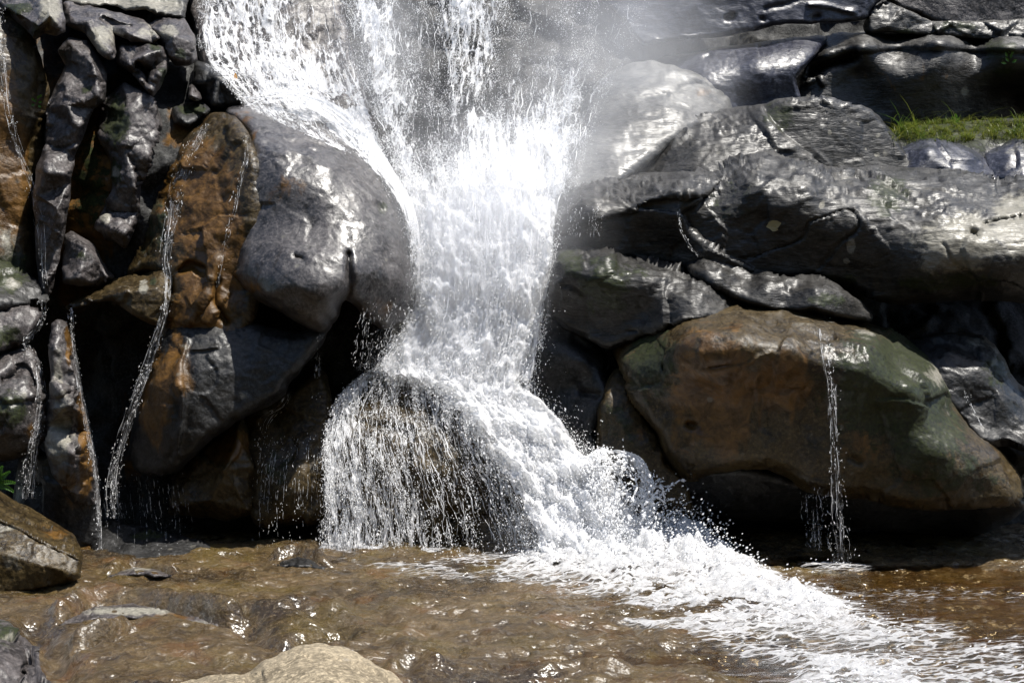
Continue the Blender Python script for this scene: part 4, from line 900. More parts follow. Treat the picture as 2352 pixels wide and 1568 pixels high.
# ---------------------------------------------------------------- water: builders
class Flow:
    """a strip of moving water between a left and a right edge; every edge point is (px, py, distance)"""
    def __init__(self, L, R, ns=120, nt=60, hug=None, blur=2):
        def res(p):
            c = catmull(np.asarray(p, float), False, 12)
            d = np.r_[0, np.cumsum(np.linalg.norm(np.diff(c[:, :2], axis=0), axis=1))]
            u = np.linspace(0, d[-1], ns)
            return np.stack([np.interp(u, d, c[:, k]) for k in range(3)], 1)
        a, b = res(L), res(R)
        t = np.linspace(0, 1, nt)[None, :, None]
        g = a[:, None] * (1 - t) + b[:, None] * t
        if hug is not None:
            z = zb_get(g[..., 0], g[..., 1])
            for _ in range(blur):
                p = np.pad(z, 1, mode='edge')
                z = np.minimum(z, (p[:-2, 1:-1] + p[2:, 1:-1] + p[1:-1, :-2] + p[1:-1, 2:] + 2 * z) / 6)
            z = np.minimum.accumulate(z - hug, axis=0)
            g[..., 2] = np.minimum(z, g[..., 2])
        self.g = g
        self.P = W(g[..., 0], g[..., 1], g[..., 2])
        self.ns, self.nt = ns, nt
        dv = np.r_[np.zeros((1, nt)), np.cumsum(np.linalg.norm(np.diff(self.P, axis=0), axis=2), 0)]
        du = np.c_[np.zeros((ns, 1)), np.cumsum(np.linalg.norm(np.diff(self.P, axis=1), axis=2), 1)]
        self.uv = np.stack([du - du[:, -1:] * 0.5, dv], -1)
    def bil(self, A, s, t):
        A = A if A.ndim == 3 else A[..., None]
        y, x = s * (A.shape[0] - 1), t * (A.shape[1] - 1)
        i, j = np.clip(y.astype(int), 0, max(A.shape[0] - 2, 0)), np.clip(x.astype(int), 0, max(A.shape[1] - 2, 0))
        fy, fx = (y - i)[:, None], (x - j)[:, None]
        return (A[i, j] * (1 - fy) * (1 - fx) + A[i + 1, j] * fy * (1 - fx) + A[i, j + 1] * (1 - fy) * fx + A[i + 1, j + 1] * fy * fx)

def dens_grid(rows):
    return np.array(rows, float)

def flow_sheet(name, fl, dens, mat, parent, amp=0.03, freq=3.0, off=0.0, seed=0, edge=0.06, fade=0.0):
    ss_, tt = np.meshgrid(np.linspace(0, 1, fl.ns), np.linspace(0, 1, fl.nt), indexing='ij')
    d = fl.bil(dens, ss_.ravel(), tt.ravel())[:, 0].reshape(fl.ns, fl.nt)
    d = d * sstep(0, edge, np.minimum(tt, 1 - tt) + 1e-6 if edge else 1)
    if fade:
        d = d * (0.15 + 0.85 * sstep(0, fade, ss_ + 0.06 * perlin(np.stack([tt * 9, ss_ * 4, tt * 0 + seed], -1))))
    P = fl.P.copy()
    q = np.stack([fl.uv[..., 0] * freq, fl.uv[..., 1] * freq * 0.5, np.full(ss_.shape, seed * 3.3)], -1)
    lump = fbm(q, 4) + 0.5 * np.abs(perlin(q * 2.3))
    P[..., 1] -= off + amp * lump
    P[..., 2] += amp * 0.5 * lump
    i = np.arange(fl.ns * fl.nt).reshape(fl.ns, fl.nt)
    F = np.stack([i[:-1, :-1], i[1:, :-1], i[1:, 1:], i[:-1, 1:]], -1).reshape(-1, 4)
    return link_mesh(name, P.reshape(-1, 3), F, mat, parent, attrs={"dens": ('FLOAT', d.ravel())}, uv=fl.uv.reshape(-1, 2))

_OCT_V = np.array([(1, 0, 0), (-1, 0, 0), (0, 1, 0), (0, -1, 0), (0, 0, 1), (0, 0, -1)], float)
_OCT_F = np.array([(0, 2, 4), (2, 1, 4), (1, 3, 4), (3, 0, 4), (2, 0, 5), (1, 2, 5), (3, 1, 5), (0, 3, 5)])

def drop_mesh(name, P, r, T, el, parent, kind='stuff'):
    """many small drops in one mesh; T is each drop's direction of travel, el how far it is drawn out"""
    n = len(P)
    T = T / (np.linalg.norm(T, axis=1, keepdims=True) + 1e-9)
    ax = np.cross(T, np.array([0.0, 1.0, 0.12]))
    ax /= np.linalg.norm(ax, axis=1, keepdims=True) + 1e-9
    ay = np.cross(T, ax)
    rg = np.random.default_rng(len(name) * 7 + n)
    sq = 0.7 + 0.6 * rg.random((n, 6))
    V = np.zeros((n, 6, 3))
    for k, (a, b, c) in enumerate(_OCT_V):
        V[:, k] = P + (ax * a + ay * b) * (r * sq[:, k])[:, None] + T * c * (r * el * sq[:, k])[:, None]
    F = (_OCT_F[None] + 6 * np.arange(n)[:, None, None]).reshape(-1, 3)
    o = link_mesh(name, V.reshape(-1, 3), F, M['drops'], parent)
    if kind:
        o["kind"] = kind
    return o

def flow_drops(fl, n, dens, seed, r=(0.003, 0.012), pw=2.2, thick=0.08, fs=(9.0, 3.0), contrast=1.0, el=(1.0, 2.8), spread=0.0):
    rg = np.random.default_rng(seed)
    s, t = rg.random(n), rg.random(n)
    d = fl.bil(dens, s, t)[:, 0]
    P = fl.bil(fl.P, s, t)
    uv = fl.bil(fl.uv, s, t)
    q = np.stack([uv[:, 0] * fs[0], uv[:, 1] * fs[1], np.full(n, seed * 1.9)], -1)
    nz = 0.5 + 0.55 * fbm(q, 4) + 0.35 * (ridged(q * 1.4, 2) - 0.9)
    keep = rg.random(n) < d * np.clip((nz - 0.5 * contrast + d * 0.35) * 1.6, 0.02, 1)
    P, s, t, d, nz = P[keep], s[keep], t[keep], d[keep], nz[keep]
    m = len(P)
    T = fl.bil(fl.P, np.minimum(s + 0.01, 1), t) - fl.bil(fl.P, np.maximum(s - 0.01, 0), t)
    P = P + np.stack([rg.normal(0, spread + 0.006, m), -np.abs(rg.normal(0, thick, m)), rg.normal(0, spread * 0.6 + 0.006, m)], -1)
    rr = r[0] * (1 - rg.random(m) * (1 - (r[0] / r[1]) ** pw)) ** (-1 / pw)
    return P, rr, T + rg.normal(0, 0.25, T.shape) * np.linalg.norm(T, axis=1, keepdims=True), el[0] + rg.random(m) * (el[1] - el[0])

def strands(name, fl, n, seed, parent, r=(0.0012, 0.0035), s_rng=(0.0, 1.0), ln=(0.25, 1.0), t_rng=(0.02, 0.98), wander=0.05, lift=0.02, gate=0.0, seg=44, dens=None, mat=None):
    """n thin threads of water running down a flow: irregular tubes that swell, thin out and break"""
    rg = np.random.default_rng(seed)
    Vs, Fs = [], []
    ring = np.array([(math.cos(a_), math.sin(a_)) for a_ in np.arange(4) * math.pi / 2 + 0.4])
    for k in range(n):
        t0, s0 = rg.uniform(*t_rng), rg.uniform(*s_rng)
        if dens is not None and rg.random() > fl.bil(dens, np.array([min(s0 + 0.1, 1.0)]), np.array([t0]))[0, 0]:
            continue
        s = np.linspace(s0, min(1.0, s0 + rg.uniform(*ln)), seg)
        sh = rg.uniform(0, 99)
        tt = np.clip(t0 + wander * perlin(np.stack([s * 7, s * 0 + sh, s * 0], -1)) + wander * 0.4 * perlin(np.stack([s * 23, s * 0 + sh, s * 0 + 3], -1)), 0, 1)
        P = fl.bil(fl.P, s, tt)
        P[:, 1] -= lift * rg.uniform(0.3, 1.3)
        g = fbm(np.stack([s * 16, s * 0 + sh + 5, s * 0], -1), 3)
        rad = rg.uniform(*r) * np.clip(0.75 + 1.5 * (g - gate), 0.0, 2.2) * sstep(0, 0.06, s - s[0]) * sstep(0, 0.05, s[-1] - s + 0.004)
        tn = np.gradient(P, axis=0)
        tn /= np.linalg.norm(tn, axis=1, keepdims=True) + 1e-9
        ax_ = np.cross(tn, np.array([0.1, 1.0, 0.05]))
        ax_ /= np.linalg.norm(ax_, axis=1, keepdims=True) + 1e-9
        ay_ = np.cross(tn, ax_)
        V = P[:, None] + rad[:, None, None] * (ax_[:, None] * ring[None, :, :1] + ay_[:, None] * ring[None, :, 1:])
        base = len(Vs) * seg * 4
        i = base + np.arange(seg * 4).reshape(seg, 4)
        live = (rad[:-1] > 1e-4) | (rad[1:] > 1e-4)
        F = np.stack([i[:-1], np.roll(i[:-1], -1, 1), np.roll(i[1:], -1, 1), i[1:]], -1)[live]
        Vs.append(V.reshape(-1, 3))
        Fs.append(F.reshape(-1, 4))
    o = link_mesh(name, np.concatenate(Vs), np.concatenate(Fs), mat or M['drops'], parent)
    o["kind"] = 'stuff'
    return o

def join(*sets):
    return [np.concatenate(x) for x in zip(*sets)]

# ---------------------------------------------------------------- the waterfall: upper curtain, chute, run over the dome
fall = empty('waterfall', (0.0, 10.6, 0.0), 'white waterfall pouring down the middle of the rocks into the stream', 'waterfall')
up = Flow([(775, -70, 12.95), (800, 60, 12.8), (835, 200, 12.4), (880, 320, 12.0), (935, 440, 11.75)],
          [(1500, -70, 13.3), (1470, 60, 13.1), (1420, 180, 12.7), (1360, 300, 12.2), (1320, 440, 11.7)], 130, 110)
dU = dens_grid([[.75, .80, .45, .35, .66, .78, .45, .30, .40, .30, .25, .12],
                [.70, .85, .40, .34, .70, .72, .36, .20, .34, .26, .22, .10],
                [.60, .80, .50, .30, .62, .66, .40, .22, .38, .40, .30, .15],
                [.60, .75, .42, .32, .50, .56, .42, .40, .62, .70, .50, .25],
                [.80, .60, .40, .40, .55, .72, .80, .88, .92, .88, .66, .25],
                [.95, .80, .60, .70, .92, 1.0, 1.0, 1.0, 1.0, .92, .70, .2]])
flow_sheet('falling_curtain', up, dU * 0.74, M['curtain'], fall, amp=0.10, seed=1)
flow_sheet('falling_curtain', up, dU * 0.55, M['curtain'], fall, amp=0.12, freq=4, off=0.22, seed=2)
drop_mesh('droplets', *join(flow_drops(up, 300000, dU, 11, r=(0.0017, 0.0065), thick=0.25, fs=(5, 2.2), contrast=1.0),
                            flow_drops(up, 60000, np.sqrt(dU) * 0.8, 12, r=(0.0015, 0.004), thick=0.5, fs=(2, 1), contrast=0.3, spread=0.05)), fall)

ch = Flow([(850, 330, 12.15), (915, 430, 11.8), (944, 530, 11.55), (948, 640, 11.4), (936, 740, 11.3), (888, 800, 11.2), (872, 850, 11.1)],
          [(1350, 330, 12.2), (1310, 430, 11.7), (1286, 520, 11.4), (1270, 640, 11.2), (1252, 760, 11.1), (1240, 860, 11.0), (1235, 960, 10.9)], 140, 90)
dC = dens_grid([[.7, .5, .5, .6, .75, .9, 1, 1, .9, .4],
                [.8, .7, .75, .9, 1, 1, 1, 1, .95, .5],
                [.9, .8, .85, .95, 1, 1, 1, 1, .95, .6],
                [.9, .9, .9, .9, .85, .8, .9, .95, .95, .6],
                [.95, .95, .95, .85, .75, .75, .85, .95, .85, .5],
                [1, 1, 1, .95, .85, .75, .7, .85, .75, .4],
                [1, 1, 1, 1, 1, .9, .7, .68, .62, .35],
                [.9, 1, 1, 1, 1, 1, .9, .62, .5, .25]])
flow_sheet('chute_water', ch, dC * 1.0, M['sheet'], fall, amp=0.15, seed=3, fade=0.32)
flow_sheet('chute_water', ch, dC * 0.85, M['sheet'], fall, amp=0.17, freq=5.5, off=0.2, seed=4, fade=0.4)
drop_mesh('droplets', *join(flow_drops(ch, 190000, dC * np.array([.45, .7, 1, 1, 1, 1, 1, 1])[:, None], 13, r=(0.0017, 0.0065), thick=0.22, fs=(5, 2.5), contrast=0.8),
                            flow_drops(ch, 20000, np.clip(dC * .7, 0, 1), 14, r=(0.0018, 0.005), thick=0.4, fs=(2, 1), contrast=0.2, spread=0.10)), fall)

run = Flow([(868, 838, 11.35), (960, 880, 10.9), (1060, 960, 10.6), (1130, 1070, 10.4), (1190, 1180, 10.2), (1225, 1285, 9.95)],
           [(985, 800, 11.45), (1150, 850, 11.1), (1255, 930, 10.8), (1350, 1030, 10.5), (1440, 1130, 10.25), (1540, 1265, 9.85)], 140, 80, hug=0.03)
dR = dens_grid([[.6, .9, 1, 1, 1, 1, .9], [.5, .9, 1, 1, 1, 1, .9], [.5, .85, 1, 1, 1, 1, .9], [.5, .75, 1, 1, 1, 1, .8], [.5, .75, .95, 1, 1, .95, .8], [.7, .9, 1, 1, 1, 1, .8]])
flow_sheet('foaming_run', run, dR, M['foam'], fall, amp=0.13, freq=4.5, off=0.02, seed=5, edge=0.12)
flow_sheet('foaming_run', run, dR * 0.8, M['foam'], fall, amp=0.17, freq=6.5, off=0.10, seed=6, edge=0.2)
drop_mesh('droplets', *join(flow_drops(run, 60000, dR * 0.9, 15, r=(0.002, 0.0075), thick=0.14, fs=(6, 4), contrast=0.6, el=(1, 1.8), spread=0.06),
                            flow_drops(run, 9000, dR * 0.7, 16, r=(0.0025, 0.008), thick=0.25, fs=(4, 3), contrast=0.3, spread=0.16)), fall)

# the curling plume thrown up where the run meets the shelf
pl = Flow([(1330, 1060, 10.3), (1350, 1110, 10.2), (1360, 1180, 10.1), (1400, 1260, 10.0)],
          [(1372, 1030, 10.3), (1450, 1040, 10.2), (1500, 1100, 10.1), (1492, 1220, 10.0)], 60, 60)
dP = dens_grid([[.7, .8, .8, .8, .9], [.9, .7, .6, .6, .95], [1, .7, .45, .42, .95], [1, .8, .42, .45, .85], [1, .95, .7, .6, .6]])
flow_sheet('splash_plume', pl, dP * 0.72, M['foam'], fall, amp=0.06, freq=7, seed=7, edge=0.02)
rg = np.random.default_rng(5)
arcs_P, arcs_T = [], []
for k in range(64):                                   # thrown filaments: ballistic strings of drops
    sx, sy = rg.uniform(1360, 1530), rg.uniform(1120, 1240)
    vx, vy = rg.uniform(-25, 95), rg.uniform(30, 150) * (1.0 if sx < 1480 else 0.75)
    Y = rg.uniform(9.8, 10.2)
    tt = np.linspace(0, rg.uniform(0.5, 1.0), rg.integers(8, 26))
    ax_, ay_ = sx + vx * tt, sy - vy * tt + 70 * tt * tt
    p = W(ax_, ay_, Y + 0.1 * tt)
    arcs_P.append(p + rg.normal(0, 0.006, p.shape))
    arcs_T.append(np.gradient(p, axis=0))
aP, aT = np.concatenate(arcs_P), np.concatenate(arcs_T)
arc_set = (aP, rg.uniform(0.004, 0.013, len(aP)), aT, rg.uniform(1, 2.6, len(aP)))
drop_mesh('droplets', *join(flow_drops(pl, 9000, dP, 17, r=(0.004, 0.014), thick=0.12, fs=(9, 7), contrast=0.9, spread=0.02), arc_set), fall)

# drifting mist: soft ellipsoids of fine spray around the falls
def mist_material():
    b = N("spray_mist")
    pos = b.n("ShaderNodeTexCoord").outputs["Object"]
    r = b.n("ShaderNodeVectorMath", {0: pos}, operation='LENGTH').outputs["Value"]
    nz = b.noise(pos, 1.6, 3, 0.6)
    dn = b.math('MULTIPLY', b.ss(r, 1.0, 0.15), b.ss(nz, 0.25, 0.7, 0.35, 1.0))
    at = b.n("ShaderNodeAttribute", attribute_name="dens", attribute_type='OBJECT').outputs["Fac"]
    vol = b.n("ShaderNodeVolumePrincipled", {"Color": (0.96, 0.97, 1.0, 1), "Density": b.math('MULTIPLY', dn, at), "Anisotropy": 0.2})
    b.put(b.out.inputs["Volume"], vol)
    return b.m
M['mist'] = mist_material()

def mist(px, py, Y, rx, ry, rz, dens, parent):
    bpy_m = bpy.data.meshes.new('mist')
    import bmesh
    bm = bmesh.new()
    bmesh.ops.create_icosphere(bm, subdivisions=3, radius=1.0)
    bm.to_mesh(bpy_m)
    bm.free()
    bpy_m.materials.append(M['mist'])
    o = bpy.data.objects.new('mist', bpy_m)
    COL.objects.link(o)
    o.parent = parent
    o.location = Vector(W(px, py, Y)) - parent.location
    o.scale = (rx, ry, rz)
    o["dens"] = float(dens)
    o["kind"] = 'stuff'
    return o
mist(1120, 520, 11.1, 1.5, 0.8, 1.8, 0.8, fall)
mist(1400, 150, 12.6, 1.9, 0.8, 1.9, 0.62, fall)
mist(1330, 380, 11.8, 1.0, 0.6, 0.9, 0.7, fall)
mist(1040, 830, 10.9, 1.1, 0.5, 0.55, 0.4, fall)
mist(880, 140, 12.2, 0.9, 0.6, 1.5, 0.5, fall)
mist(1330, 1220, 10.0, 1.1, 0.5, 0.4, 0.3, fall)

# ---------------------------------------------------------------- side cascade sliding over the slanted slab and the boulder rim
casc = empty('cascade', tuple(W(640, 260, 12.0)), 'frothy side cascade sliding down the pale slanted slab left of the main falls', 'cascade')
sc_ = Flow([(452, -70, 13.0), (452, 60, 12.6), (470, 140, 12.2), (520, 200, 12.0), (560, 245, 11.9)],
           [(790, -70, 13.1), (805, 60, 12.8), (835, 180, 12.4), (868, 290, 12.1), (900, 400, 11.9)], 130, 90, hug=0.025)
dS = dens_grid([[.25, .45, .62, .4, .66, .5, .25, .22, .30], [.5, .5, .6, .55, .7, .5, .3, .22, .34], [.7, .62, .6, .6, .74, .55, .42, .35, .5],
                [.6, .66, .62, .72, .85, .85, .75, .6, .7], [.4, .55, .6, .75, .9, .9, .9, .85, .9], [.3, .5, .7, .75, .8, .75, .8, .9, 1]])
flow_sheet('sliding_water', sc_, dS * 0.92, M['curtain'], casc, amp=0.03, seed=8)
rim = Flow([(560, 250, 11.85), (640, 236, 11.95), (720, 262, 11.9), (790, 320, 11.75), (850, 385, 11.5), (905, 450, 11.2), (938, 530, 11.0), (944, 640, 11.0)],
           [(560, 225, 11.9), (660, 205, 12.1), (770, 240, 12.1), (850, 310, 11.9), (905, 390, 11.6), (945, 460, 11.4), (965, 540, 11.2), (965, 640, 11.1)], 130, 24, hug=0.02)
dM = dens_grid([[.35, .5, .6], [.35, .6, .8], [.4, .7, .95], [.55, .85, 1], [.6, .9, 1], [.55, .85, 1], [.45, .7, .9]])
flow_sheet('rim_water', rim, dM * 0.95, M['curtain'], casc, amp=0.03, seed=9)
drop_mesh('droplets', *join(flow_drops(sc_, 95000, dS, 18, r=(0.0017, 0.0065), thick=0.05, fs=(7, 2.5), contrast=1.0),
                            flow_drops(rim, 14000, dM, 19, r=(0.002, 0.0075), thick=0.05, fs=(8, 4), contrast=0.8, spread=0.03)), casc)

# ---------------------------------------------------------------- veil over the dome
veil = empty('water_veil', tuple(W(960, 1262, 10.4)), 'lacy veil of falling strands draped over the dark dome at the foot of the chute', 'cascade')
ve = Flow([(905, 830, 11.3), (830, 862, 11.1), (775, 920, 10.9), (748, 1010, 10.7), (742, 1120, 10.6), (742, 1264, 10.5)],
          [(960, 845, 11.2), (1060, 925, 10.8), (1120, 1010, 10.6), (1180, 1100, 10.5), (1220, 1180, 10.4), (1240, 1268, 10.3)], 150, 120, hug=0.03)
dV = dens_grid([[.7, .8, .85, .9, .95, 1, 1, 1], [.55, .5, .6, .6, .65, .75, .9, 1], [.75, .55, .38, .45, .42, .45, .6, .95], [.85, .62, .42, .45, .40, .35, .42, .8],
                [.95, .65, .52, .50, .36, .28, .40, .7], [.9, .62, .50, .42, .25, .30, .42, .65], [.92, .66, .58, .52, .28, .30, .40, .6], [.95, .6, .55, .50, .3, .28, .35, .6]])
flow_sheet('thin_water', ve, dV * 0.86, M['veil'], veil, amp=0.03, seed=10)
flow_sheet('thin_water', ve, dV * 0.60, M['veil'], veil, amp=0.06, freq=5, off=0.10, seed=12)
drop_mesh('droplets', *join(flow_drops(ve, 150000, dV, 20, r=(0.0017, 0.006), thick=0.12, fs=(12, 2.2), contrast=1.05, el=(1.3, 4.5)),
                            flow_drops(ve, 9000, np.clip(dV * .6, 0, 1), 21, r=(0.0018, 0.005), thick=0.2, fs=(4, 2), contrast=0.2, spread=0.04)), veil)

strands('water_threads', ve, 420, 51, veil, r=(0.0012, 0.0042), s_rng=(0.02, 0.85), ln=(0.12, 0.6), wander=0.03, lift=0.09, gate=0.12, seg=40, dens=dV)
strands('water_threads', sc_, 420, 52, casc, r=(0.0015, 0.005), s_rng=(0.0, 0.9), ln=(0.05, 0.25), wander=0.03, lift=0.04, gate=0.1, seg=24, dens=dS)
strands('water_threads', up, 420, 53, fall, r=(0.0015, 0.005), s_rng=(0.0, 0.85), ln=(0.05, 0.25), wander=0.025, lift=0.25, gate=0.1, seg=28, dens=dU)
strands('water_threads', ch, 420, 54, fall, r=(0.0015, 0.006), s_rng=(0.15, 0.9), ln=(0.06, 0.3), wander=0.02, lift=0.25, gate=0.1, seg=28, dens=dC)

# ---------------------------------------------------------------- trickles
def trickle(name, label, pts, wid, n, seed, dens=0.6, hug=0.02, spread=0.01, r=(0.0015, 0.0042), sheet=True, cat='trickle'):
    p = np.asarray(pts, float)
    w = np.broadcast_to(np.asarray(wid, float), (len(p),))
    far = np.full(len(p), 50.0)
    fl = Flow(np.c_[p[:, 0] - w, p[:, 1], far], np.c_[p[:, 0] + w, p[:, 1], far], 110, 9, hug=hug, blur=1)
    g = np.minimum(fl.g[..., 2], ground_Y(np.maximum(fl.g[..., 1], 1180)) if p[:, 1].max() > 1200 else 99)
    fl.g[..., 2] = g
    fl.P = W(fl.g[..., 0], fl.g[..., 1], g)
    e = empty(name, tuple(fl.P[-1].mean(0)), label, cat)
    d = np.full((6, 5), dens * 0.82) * np.array([.55, 1, 1, 1, .55])[None]
    if sheet:
        flow_sheet('water_strand', fl, d, M['strand'], e, amp=0.012, freq=9, seed=seed, edge=0.15)
    if sheet:
        strands('water_threads', fl, int(8 + 0.7 * w.mean()), seed, e, r=(0.0008, 0.0026), s_rng=(0, 0.85), ln=(0.08, 0.5), wander=min(0.25, 3.0 / w.mean()), lift=0.015, gate=0.30, seg=70)
    else:
        strands('water_threads', fl, int(4 + 0.5 * w.mean()), seed, e, r=(0.001, 0.0026), s_rng=(0, 0.5), ln=(0.1, 0.5), wander=1.2 / w.mean(), lift=0.015, gate=0.35, seg=60)
    drop_mesh('droplets', *flow_drops(fl, n // 2, np.clip(d * 1.1, 0, 1), seed, r=r, thick=0.03, fs=(16, 3.5), contrast=0.9, el=(1.5, 6), spread=spread), e)
    return e

trickle('water_trickle', 'long white trickle running from the brown flank down past the shiny ledge to the shelf',
        [(470, 285), (440, 350), (412, 420), (395, 510), (380, 590), (388, 640), (384, 700), (360, 780), (325, 880), (295, 970), (272, 1050), (262, 1120), (268, 1190)], [16, 24, 20, 18, 14, 10, 9, 12, 15, 15, 15, 18, 20], 9000, 31, dens=.62)
trickle('water_trickle', 'thin straight trickle falling from the ledge along the right side of the square pillar',
        [(165, 706), (168, 780), (180, 860), (196, 950), (214, 1040), (224, 1120), (230, 1260)], [6, 6, 7, 8, 9, 7, 5], 3000, 32, dens=.62)
trickle('water_trickle', 'bent trickle tumbling down the lichen blotched boulder at the left edge',
        [(100, 690), (98, 740), (60, 790), (86, 830), (96, 900), (92, 960), (78, 1020), (72, 1090), (70, 1145)], [10, 9, 8, 9, 12, 14, 18, 22, 26], 4200, 33, dens=.55)
trickle('water_trickle', 'faint streak of water sliding down the rust brown wall at the far left',
        [(4, 20), (6, 120), (18, 220), (36, 320), (66, 410), (86, 480), (98, 560), (104, 660)], [8, 10, 10, 10, 12, 14, 10, 8], 3400, 34, dens=.5)
trickle('water_trickle', 'beaded trickle along the edge between the brown flank and the big grey boulder',
        [(560, 300), (568, 350), (556, 400), (540, 470), (524, 540), (512, 600), (500, 660)], [9, 8, 8, 8, 7, 6, 5], 1800, 35, dens=.4)
trickle('water_trickle', 'trickle dropping down the front of the big brown mossy boulder to the dark pool',
        [(1888, 720), (1895, 780), (1900, 830), (1908, 880), (1914, 960), (1918, 1040), (1920, 1120), (1926, 1200), (1932, 1292)], [18, 16, 16, 14, 14, 15, 18, 22, 28], 5200, 36, dens=.5)
trickle('water_trickle', 'row of short drips falling from the mossy underside lip beside the brown boulder trickle',
        [(1870, 1118), (1868, 1150), (1872, 1200), (1876, 1265)], [36, 34, 34, 36], 1500, 37, dens=.42, cat='drips')
trickle('water_trickle', 'sparse drips falling from the chin of the big grey boulder',
        [(732, 768), (730, 820), (728, 880), (724, 930)], [7, 7, 8, 10], 420, 38, dens=.5, cat='drips', sheet=False)
trickle('water_trickle', 'slanting drips under the diagonal edge of the black grey boulder',
        [(668, 890), (650, 930), (612, 960), (600, 1010), (594, 1060)], [8, 14, 18, 12, 12], 900, 39, dens=.42, cat='drips', sheet=False)
trickle('water_trickle', 'curtain of fine drips in the dark hollow left of the veiled dome',
        [(670, 1000), (664, 1080), (660, 1160), (662, 1262)], [70, 78, 82, 84], 6500, 40, dens=.34, cat='drips', sheet=False)
trickle('water_trickle', 'fine dripping rain behind the low ledge stone in the left hollow',
        [(330, 1080), (335, 1150), (340, 1200), (340, 1270)], [100, 110, 110, 110], 2600, 41, dens=.25, cat='drips', sheet=False)
trickle('water_trickle', 'small drips hanging from the upper left lip of the long layered boulder',
        [(1350, 468), (1345, 500), (1342, 545)], [48, 46, 44], 1500, 42, dens=.4, cat='drips')
trickle('water_trickle', 'short white dribble in the middle crack of the long layered boulder',
        [(1557, 470), (1562, 520), (1580, 560), (1612, 590)], [4, 4, 5, 8], 420, 43, dens=.5)
trickle('water_trickle', 'strands dripping off the lower right rim of the big grey boulder beside the chute',
        [(880, 690), (872, 730), (860, 790), (850, 850)], [44, 48, 46, 50], 3200, 44, dens=.36, cat='drips')
trickle('water_trickle', 'thin dribble over the shoulder between the brown boulder and the dark humped boulder',
        [(2212, 890), (2232, 940), (2260, 990)], [4, 5, 6], 160, 45, dens=.4)

# ---------------------------------------------------------------- stream over the shelf, and its foam
def water_material():
    b = N("clear_brown_water")
    pos = b.n("ShaderNodeTexCoord").outputs["Object"]
    n1 = b.noise(b.scaled(pos, (1.2, 2.2, 1), (0, 0, 0.35)), 7.0, 7, 0.65, 0.6)
    n2 = b.noise(pos, 40.0, 4, 0.6)
    bp = b.n("ShaderNodeBump", {"Strength": 0.55, "Distance": 0.05, "Height": b.math('ADD', n1, b.math('MULTIPLY', n2, 0.12))})
    fr = b.n("ShaderNodeFresnel", {"IOR": 1.36, "Normal": bp.outputs[0]})
    gl = b.n("ShaderNodeBsdfGlossy", {"Color": (1, 1, 1, 1), "Roughness": 0.06, "Normal": bp.outputs[0]})
    tr = b.n("ShaderNodeBsdfTransparent", {"Color": (0.78, 0.68, 0.50, 1)})
    b.put(b.out.inputs[0], b.n("ShaderNodeMixShader", {0: fr, 1: tr, 2: gl}))
    return b.m

wxs, wys = axis(-5.6, 5.6, 0.03, -30, 30, 14), axis(5.4, 12.0, 0.03, -6, 20, 12)
WX, WY, WF = sheet_xy(wxs, wys)
wp = np.stack([WX, WY, WX * 0], -1)
wrot = np.stack([WX * 0.9 + WY * 0.35, WY * 0.95 - WX * 0.3, WX * 0], -1)
WZ = -0.012 - 0.16 * sstep(0.6, -0.8, WX - 0.25 * (WY - 8.5)) - 0.035 * sstep(0.5, 3.0, WX - 0.45 * (WY - 8.5)) + 0.012 * fbm(wrot * np.array([1.3, 3.2, 1]), 4) + 0.006 * np.abs(perlin(wrot * np.array([4, 9, 1])))
tag(link_mesh('water', np.stack([WX, WY, WZ], -1).reshape(-1, 3), WF, water_material(), origin=(0, 0, 0)), kind='structure')

